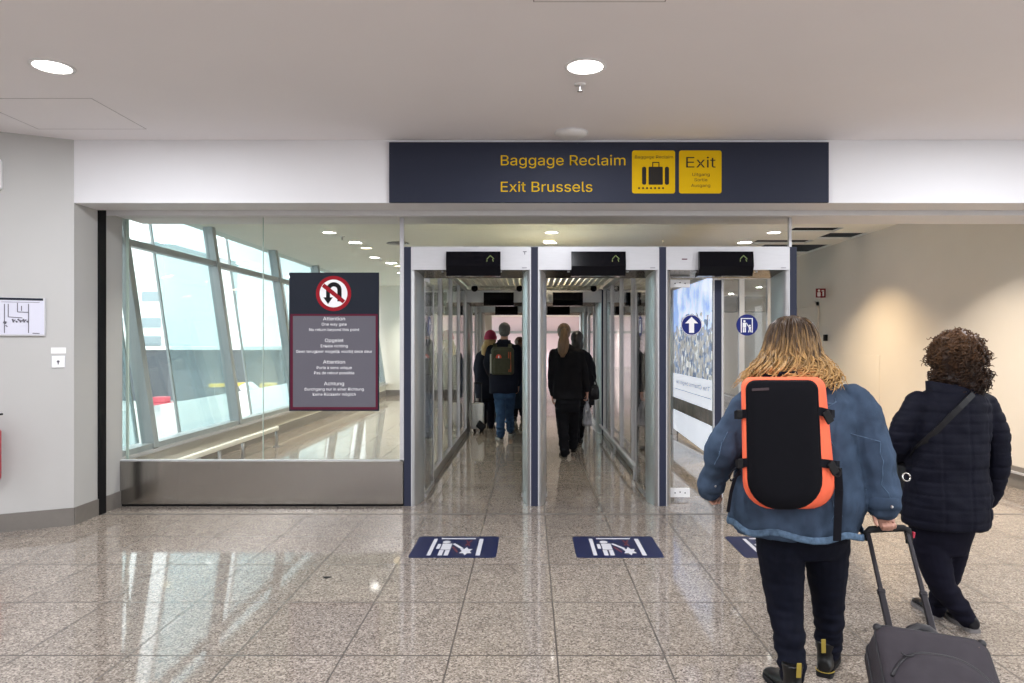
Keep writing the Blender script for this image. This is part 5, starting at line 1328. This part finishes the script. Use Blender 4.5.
# ------------------------------------------------------------------ people in the lanes
M['black_wool'] = cloth('black_wool', (0.006,0.006,0.008), 0.8, noise_amt=0.1, noise_scale=20)
M['navy_coat'] = cloth('dark_blue_coat', (0.010,0.012,0.022), 0.8, noise_amt=0.1, noise_scale=20)
M['blue_jean'] = cloth('blue_jeans', (0.030,0.062,0.125), 0.8, noise_amt=0.25, noise_scale=12)
M['sneaker'] = mat('dark_sneaker', (0.02,0.022,0.03), 0.6); M['white_rubber'] = mat('white_rubber', (0.22,0.22,0.22), 0.6)
M['grey_hair'] = mat('short_grey_hair', (0.07,0.065,0.062), 0.6, noise_amt=0.35, noise_scale=60, bump=0.4, bump_scale=120)
M['dark_hair'] = mat('dark_hair', (0.015,0.010,0.008), 0.45, noise_amt=0.3, noise_scale=40, stretch=(1,1,0.2))
M['pony_hair'] = mat('light_brown_hair', (0.105,0.058,0.028), 0.5, noise_amt=0.35, noise_scale=30, stretch=(1,1,0.15))
M['straw_hair'] = mat('straw_blond_hair', (0.42,0.27,0.11), 0.45, noise_amt=0.3, noise_scale=30, stretch=(1,1,0.15))
M['auburn_hair'] = mat('auburn_hair', (0.10,0.035,0.018), 0.45, noise_amt=0.3, noise_scale=30)
def heel(px, py): y = fY(py); return (X(px, y), y, 0.0)
# man with the olive backpack
YC = 10.75; k = YC/F
C_ = dict(Y=YC, vox=0.013, bvox=0.010, label='grey-haired man in dark jacket and blue jeans wearing an olive backpack', hs=1.05, head=(504.5,331,0.03),
    torso=[(393,504,0.215,0.15),(380,504,0.225,0.155),(362,504,0.23,0.15),(350,504,0.225,0.14),(345,504,0.17,0.11),(341.5,504,0.09,0.085),(338.5,504,0.07,0.07)],
    armL=[(491.5,349.5,0,0.075),(488,362,-0.02,0.07),(490,373,0.14,0.060),(494,379,0.30,0.048)], armR=[(516.5,349.5,0,0.075),(520,364,0.0,0.07),(519,376,0.05,0.062),(518,384,0.12,0.048)],
    handL=dict(d=(0.2,0.8,-0.5), pn=(0.9,0,0), side=(0,0.3,0.9), curl=0.7), handR=dict(d=(0,0.3,-0.95), pn=(-0.9,0,0), side=(0,0.9,0.2), curl=0.6),
    pelvis=[(398,504.5,0.17,0.125),(388,504.5,0.18,0.13),(378,504.5,0.16,0.12)],
    legL=[(499.5,388,0,0.095),(500,402,0,0.088),(500.5,417,-0.03,0.072),(500.5,434,-0.06,0.066)], legR=[(509.5,388,0,0.095),(509.5,402,0.08,0.085),(509.5,415,0.18,0.07),(510,429,0.26,0.064)],
    footL=dict(heel=heel(501.5,440.3), d=(-0.25,1,0), s=1.08), footR=dict(heel=heel(510.5,435.5), d=(0.12,1,0), s=1.08),
    trousers=M['blue_jean'], trouser_fold=0.012, coat=M['navy_coat'], coat_fold=lambda co, n: 0.014*nz(co.x*6, co.y*6, co.z*8), shoe=M['sneaker'], sole=M['white_rubber'], shoe_name='sneaker')
bodyC, coatC, hc = person(C_)
mb = MB(); mb.ball(hc+Vector((0,-0.012,0.035)), 0.092,0.110,0.100,20,12).ball(hc+Vector((0,-0.045,-0.03)), 0.082,0.070,0.062,16,10)
bm = remeshed(mb, 0.012, 2); displaced(bm, lambda co, n: 0.006*nz(co.x*60, co.y*60, co.z*60)); obj('hair', bm, M['grey_hair'], bodyC, True, recalc=False)
mb = MB(); c = P(504,342,YC); mb.loft([ellipse((c.x,c.y,c.z-0.03), 0.11,0.10), ellipse((c.x,c.y,c.z+0.03), 0.10,0.092), ellipse((c.x,c.y,c.z-0.01), 0.082,0.075)], cap=False); obj('collar', mb, M['navy_coat'], coatC, True)
M['olive'] = cloth('olive_pack_fabric', (0.060,0.062,0.042), 0.7, noise_amt=0.1, noise_scale=25); M['rust'] = mat('rust_strap', (0.40,0.085,0.03), 0.6)
yb = YC-0.17
t = thing('backpack', P(502.5,375,yb-0.1), 'olive green backpack with orange straps and red badge, worn in the left lane', 'backpack')
mb = MB(); mb.loft([rr4(492,513.5,348,374,yb+0.02,4,3), rr4(491,514,347,375,yb-0.03,4,3), rr4(491.3,513.8,347.3,375,yb-0.13,4,3), rr4(493,512,349.5,374,yb-0.16,4,3)]); bdy = obj('pack_body', mb, M['olive'], t, 'auto')
mb = MB(); mb.loft([rr4(493.5,511,358,373.5,yb-0.155,2,2), rr4(494,510.5,358.5,373.5,yb-0.20,2,2), rr4(496,508.5,361,372.5,yb-0.215,2,2)]); fp = obj('front_pocket', mb, M['olive'], t, 'auto')
obj('pale_side_pocket', MB().box(X(490.4,yb), X(492,yb), yb-0.12, yb-0.02, Z(373,yb), Z(354,yb), 0.006), mat('pale_side_pocket', (0.42,0.42,0.38), 0.6), t)
for px in (508.6, 510.4): obj('strap', MB().bar(P(px,352,yb-0.165), P(px+0.4,372,yb-0.215), 0.012, 0.006, side=(1,0,0)), M['rust'], t)
bd = obj('badge', MB().disc(P(498.6,357.2,yb-0.165), 0.042, 'y', 0.012, 20), mat('badge_red', (0.62,0.06,0.02), 0.5), t); obj('badge_mark', MB().box(X(498.2,yb-0.17), X(499.2,yb-0.17), yb-0.174, yb-0.171, Z(358.6,yb-0.17), Z(355.8,yb-0.17)), M['white_print'], bd)
for q in (495,510): 
    mb = MB(); p_ = [P(q,349,yb-0.02), P(q,344.5,yb+0.06), P(q,344,YC+0.02), P(q,348,YC+0.14), P(q,362,YC+0.165)]
    for a, b in zip(p_, p_[1:]): mb.bar(a, b, 0.06, 0.016, side=(1,0,0))
    obj('shoulder_strap', mb, M['olive'], t)
# woman with the pink hat
YD = 12.3
D_ = dict(Y=YD, vox=0.014, bvox=0.011, label='woman with pink knit hat and long straw hair ahead of the man with the backpack', hs=1.0, head=(490.5,339.5,0.02),
    torso=[(398,486.5,0.20,0.15),(385,486.5,0.20,0.15),(368,486.5,0.19,0.14),(356,487,0.19,0.13),(351,488,0.14,0.10),(347.5,489,0.08,0.08)],
    armL=[(479.5,356,0,0.065),(476.5,367,0,0.06),(477,378,0.0,0.05),(478,384,-0.03,0.042)], armR=[(496,356,0,0.065),(498,368,0,0.06),(497,380,0.1,0.05),(497,386,0.15,0.042)],
    handL=dict(d=(0,0,-1), pn=(0.9,0,0), side=(0,0.9,0), curl=1.0), handR=dict(d=(0,0.2,-1), pn=(-0.9,0,0), side=(0,0.9,0), curl=0.6),
    pelvis=[(400,487,0.15,0.12),(388,487,0.16,0.13),(380,487,0.15,0.12)],
    legL=[(483,392,0,0.085),(483,404,0,0.08),(483,415,0.05,0.062),(483.5,424,0.1,0.052)], legR=[(491,392,0,0.085),(491,404,0,0.08),(491,415,-0.05,0.062),(491,426,-0.05,0.052)],
    footL=dict(heel=(X(483.5,12.42),12.42,0), d=(-0.05,1,0)), footR=dict(heel=(X(491,12.28),12.28,0), d=(0.1,1,0)),
    trousers=M['dark_trouser'], coat=M['navy_coat'], coat_name='coat', coat_fold=lambda co, n: 0.012*nz(co.x*6, co.y*6, co.z*8), shoe=M['leather_black'], sole=M['rubber'])
bodyD, coatD, hc = person(D_)
mb = MB(); mb.ball(hc+Vector((0,-0.005,-0.02)), 0.098,0.105,0.10,18,12).loft([ellipse((hc.x,hc.y-0.03,hc.z-0.02),0.105,0.10), ellipse((hc.x-0.05,hc.y-0.075,hc.z-0.14),0.105,0.07), ellipse((hc.x-0.08,hc.y-0.10,hc.z-0.25),0.075,0.05), ellipse((hc.x-0.095,hc.y-0.10,hc.z-0.30),0.03,0.03)])
bm = remeshed(mb, 0.013, 2); displaced(bm, lambda co, n: 0.008*nz(co.x*40, co.y*40, co.z*6)); obj('hair', bm, M['straw_hair'], bodyD, True, recalc=False)
M['pink_knit'] = mat('pink_knit', (0.42,0.035,0.09), 0.85, noise_amt=0.2, noise_scale=80, bump=0.3, bump_scale=150)
mb = MB(); mb.loft([ellipse((hc.x,hc.y,hc.z+z), rx, ry, 26, 2.0) for z, rx, ry in ((0.0,0.10,0.115),(0.015,0.108,0.122),(0.06,0.106,0.120),(0.075,0.100,0.113),(0.12,0.088,0.098),(0.155,0.055,0.062),(0.17,0.012,0.014))]); ht = obj('knit_hat', mb, M['pink_knit'], bodyD, True)
obj('brim', MB().loft([ellipse((hc.x,hc.y,hc.z+z), 0.112, 0.126, 26, 2.0) for z in (-0.002,0.055)]), M['pink_knit'], ht, True)
def trolley(name, px0, px1, py0, py1, y, m, label, seg, hy, dark):
    x0, x1, z0, z1 = X(px0,y), X(px1,y), 0.05, Z(py0,y)
    t = thing(name, ((x0+x1)/2, y+0.12, 0), label, 'suitcase')
    b = obj('shell', MB().box(x0, x1, y, y+0.22, z0, z1, 0.035), m, t, 'auto')
    r = MB(); n = seg
    for i in range(n):
        u = x0+(x1-x0)*(i+0.7)/(n+0.4); r.box(u-0.004, u+0.004, y-0.005, y+0.225, z0+0.05, z1-0.05, 0.003)
    obj('shell_ribs', r, m, b)
    for q in (x0+0.05, x1-0.05):
        for yy in (y+0.04, y+0.18): obj('wheel', MB().tube([(q-0.012,yy,0.026),(q+0.012,yy,0.026)], 0.026, 14).box(q-0.016,q+0.016,yy-0.014,yy+0.014,0.026,0.06), M['rubber'], t)
    xc = (x0+x1)/2; zt = Z(hy, y)
    h = MB()
    for q in (-0.06, 0.06): h.tube([(xc+q, y+0.19, z1-0.05), (xc+q, y+0.19, zt)], 0.008, 8)
    tb = obj('handle_tubes', h, M['tube_metal'], t); obj('grip', MB().box(xc-0.075, xc+0.075, y+0.175, y+0.205, zt, zt+0.025, 0.006), M['rubber'], tb)
    obj('carry_handle', MB().tube([(xc-0.06,y+0.11,z1-0.004),(xc-0.055,y+0.11,z1+0.022),(xc+0.055,y+0.11,z1+0.022),(xc+0.06,y+0.11,z1-0.004)], 0.008, 8), M['rubber'], b)
    return t
trolley('suitcase', 471, 483.5, 403.5, 434, 11.75, mat('white_shell', (0.84,0.84,0.83), 0.3), 'white hard-shell suitcase at the left edge of the lane', 5, 384.5, False)
obj('dark_pouch', MB().obox(P(481,426,11.72), (0.06,0,-0.05), (0,0.03,0), (0.03,0,0.055), 0.02), M['leather_black'], bpy.data.objects['suitcase.001'])
trolley('suitcase', 484.5, 496, 394.5, 426, 12.62, mat('black_shell', (0.010,0.010,0.012), 0.4), 'black suitcase standing between the white suitcase and the man\'s jeans', 5, 380, True)
# person farther ahead on the right of the left lane
YG = 13.6
G_ = dict(Y=YG, vox=0.016, bvox=0.013, label='auburn-haired person in dark blue coat, half hidden right of the man with the backpack', hs=1.0, head=(519.5,343.5,0.02),
    torso=[(408,518.5,0.20,0.14),(385,518.5,0.20,0.145),(368,518.5,0.20,0.14),(358,518.5,0.19,0.12),(354,518.5,0.14,0.10),(350.5,519,0.07,0.075)],
    armL=[(511,358.5,0,0.065),(509,370,0,0.06),(510,384,0.05,0.045)], armR=[(526,358.5,0,0.065),(528,370,0,0.06),(527,384,0.05,0.045)],
    handL=dict(d=(0,0,-1), pn=(0.9,0,0), side=(0,0.9,0)), handR=dict(d=(0,0,-1), pn=(-0.9,0,0), side=(0,0.9,0)),
    legL=[(515,395,0,0.085),(515,406,0,0.075),(515,416,-0.03,0.055)], legR=[(522,395,0,0.085),(522,406,0.05,0.075),(522,414,0.1,0.055)],
    footL=dict(heel=(X(515,13.5),13.5,0), d=(-0.05,1,0)), footR=dict(heel=(X(522,13.68),13.68,0), d=(0.1,1,0)),
    trousers=M['dark_trouser'], coat=cloth('blue_coat', (0.015,0.024,0.045), 0.8), coat_name='coat', shoe=M['leather_black'], sole=M['rubber'])
bodyG, coatG, hc = person(G_)
mb = MB(); mb.ball(hc+Vector((0,-0.012,0.03)), 0.096,0.112,0.105,18,12).ball(hc+Vector((0,-0.05,-0.05)), 0.092,0.075,0.08,16,10)
bm = remeshed(mb, 0.013, 2); displaced(bm, lambda co, n: 0.008*nz(co.x*40, co.y*40, co.z*30)); obj('hair', bm, M['auburn_hair'], bodyG, True, recalc=False)
# woman in black with the ponytail
YE = 9.15
E_ = dict(Y=YE, vox=0.012, bvox=0.009, label='woman in black suit with long light brown ponytail walking through the middle gate', hs=1.0, head=(564,332.5,0.03),
    torso=[(399,567.5,0.195,0.13),(388,567.5,0.19,0.13),(372,567.5,0.175,0.12),(358,567.5,0.19,0.125),(351,567,0.18,0.11),(347.5,566,0.11,0.085),(343,565,0.06,0.065)],
    armL=[(554,353.5,0,0.062),(551.5,371,0.0,0.056),(551.5,385,0.06,0.047),(552.5,394,0.12,0.040)], armR=[(580,353.5,0,0.062),(584,371,0.0,0.056),(586,384,0.0,0.047),(587,390,0.0,0.040)],
    handL=dict(d=(0.05,0.4,-0.9), pn=(0.9,0,0), side=(0,0.9,0.3), curl=0.5), handR=dict(d=(0.05,0.05,-1), pn=(-0.9,0.1,0), side=(0,0.95,0), curl=0.9),
    pelvis=[(412,568,0.155,0.115),(402,568,0.165,0.125),(392,568,0.15,0.115)],
    legL=[(562,405,0,0.098),(562.5,420,0,0.085),(563.5,436,-0.02,0.072),(564.5,452,-0.03,0.066)], legR=[(573,405,0,0.098),(573,418,0.08,0.085),(573,432,0.16,0.070),(573,446,0.2,0.064)],
    footL=dict(heel=heel(565,457.2), d=(-0.12,1,0), s=0.97), footR=dict(heel=heel(573,452), d=(0.12,1,0), s=0.97),
    trousers=M['black_wool'], trouser_fold=0.010, coat=M['black_wool'], coat_fold=lambda co, n: 0.010*nz(co.x*7, co.y*7, co.z*9), shoe=M['leather_black'], sole=M['rubber'])
bodyE, coatE, hc = person(E_)
mb = MB(); mb.ball(hc+Vector((0,-0.012,0.022)), 0.090,0.108,0.105,20,12).ball(hc+Vector((0.0,-0.05,-0.03)), 0.076,0.062,0.062,16,10)
bm = remeshed(mb, 0.010, 2); displaced(bm, lambda co, n: 0.004*nz(co.x*50, co.y*50, co.z*12)); hE = obj('hair', bm, M['pony_hair'], bodyE, True, recalc=False)
mb = MB(); mb.loft([ellipse((X(px,YE), hc.y-dy, Z(py,YE)), hx, hy, 20, 2.0) for py, px, hx, hy, dy in ((328,564,0.03,0.03,0.115),(331,563.8,0.045,0.04,0.135),(336,563.5,0.058,0.045,0.155),(342,563,0.075,0.045,0.17),(348,562.6,0.075,0.042,0.18),(353,562.2,0.055,0.035,0.18),(357,562,0.02,0.02,0.175))])
bm = remeshed(mb, 0.009, 2); displaced(bm, lambda co, n: 0.008*nz(co.x*45, co.y*45, co.z*5)); obj('ponytail', bm, M['pony_hair'], hE, True, recalc=False)
obj('hair_tie', MB().tube([hc+Vector((0.03*math.cos(a)-0.0, -0.112, 0.033*math.sin(a)+0.03)) for a in [2*math.pi*i/14 for i in range(15)]], 0.010, 8), M['leather_black'], hE, True)
# person just ahead of her
YP = 10.2
F_ = dict(Y=YP, vox=0.014, bvox=0.011, label='dark-haired person in black coat carrying a handbag, mostly behind the ponytailed woman', hs=1.0, head=(577,339.5,0.02),
    torso=[(405,581,0.19,0.14),(388,581,0.19,0.14),(370,580.5,0.19,0.13),(358,580,0.19,0.125),(353,579,0.15,0.10),(349,578,0.08,0.08)],
    armL=[(569,358,0,0.065),(567,372,0,0.06),(568,386,0.05,0.045)], armR=[(588,358,0,0.066),(591.5,368,0,0.064),(592.5,377,0.06,0.055),(591,383,0.16,0.045)],
    handL=dict(d=(0,0,-1), pn=(0.9,0,0), side=(0,0.9,0)), handR=dict(d=(-0.2,0.7,-0.5), pn=(-0.7,0,0.3), side=(0.2,0.3,0.9), curl=0.9),
    pelvis=[(408,581,0.15,0.12),(395,581,0.16,0.125),(385,581,0.15,0.12)],
    legL=[(576.5,402,0,0.085),(576.5,415,0,0.075),(576.5,428,0.0,0.06),(576.5,440,0.0,0.052)], legR=[(584,402,0,0.085),(583,415,0.1,0.075),(581,426,0.2,0.06),(580,436,0.3,0.052)],
    footL=dict(heel=(X(576.5,10.18),10.18,0), d=(-0.05,1,0)), footR=dict(heel=(X(579.5,10.5),10.5,0), d=(0.1,1,0)),
    trousers=M['black_wool'], coat=M['black_wool'], coat_name='coat', coat_fold=lambda co, n: 0.012*nz(co.x*6, co.y*6, co.z*8), shoe=M['leather_black'], sole=M['rubber'])
bodyF, coatF, hc = person(F_)
mb = MB(); mb.ball(hc+Vector((0,-0.012,0.025)), 0.094,0.110,0.105,18,12).ball(hc+Vector((0.005,-0.045,-0.08)), 0.092,0.072,0.12,16,10)
bm = remeshed(mb, 0.012, 2); displaced(bm, lambda co, n: 0.006*nz(co.x*40, co.y*40, co.z*10)); obj('hair', bm, M['dark_hair'], bodyF, True, recalc=False)
yh = YP-0.06
t = thing('handbag', P(593,400,yh), 'black handbag hanging from the arm of the person ahead of the ponytailed woman', 'handbag')
mb = MB(); mb.loft([ellipse((P(593.3,py,yh).x, yh, P(593.3,py,yh).z), hx, hy, 22, 3.0) for py, hx, hy in ((399.8,0.05,0.03),(398.5,0.085,0.055),(392,0.09,0.06),(386.5,0.075,0.045),(384.5,0.05,0.02))]); obj('bag_body', mb, M['leather_black'], t, True)
obj('handle', MB().tube([P(589,386,yh), P(590,378,yh), P(592,374.5,yh), P(594.5,378,yh), P(597,386,yh)], 0.010, 8), M['leather_black'], t, True)
obj('clasp', MB().box(X(592.6,yh)-0.012, X(592.6,yh)+0.012, yh-0.075, yh-0.055, Z(389,yh)-0.012, Z(389,yh)+0.012, 0.003), M['tube_metal'], t)
yp = YE+0.01
t = thing('carrier_bag', P(587,426,yp), 'crinkled grey and white carrier bag in the ponytailed woman\'s hand', 'bag')
M['bag_film'] = mat('mottled_bag_film', (0.16,0.16,0.18), 0.3, noise_amt=0.9, noise_scale=14, stretch=(1,1,0.5))
mb = MB(); mb.loft([ellipse((X(587,yp)+dx, yp, Z(py,yp)), hx, hy, 20, 2.6) for py, hx, hy, dx in ((426,0.05,0.03,0),(424,0.065,0.045,0.0),(416,0.060,0.045,0.005),(409,0.045,0.03,0.0),(404,0.025,0.018,0.0),(401,0.018,0.014,0.0))])
bm = remeshed(mb, 0.009, 1); displaced(bm, lambda co, n: 0.010*nz(co.x*22, co.y*22, co.z*16)); obj('bag_body', bm, M['bag_film'], t, True, recalc=False)
obj('handle', MB().tube([P(585.5,402,yp), P(586,398.5,yp), P(587.3,397,yp), P(588.5,398.5,yp), P(588.5,402,yp)], 0.006, 8), M['bag_film'], t, True)
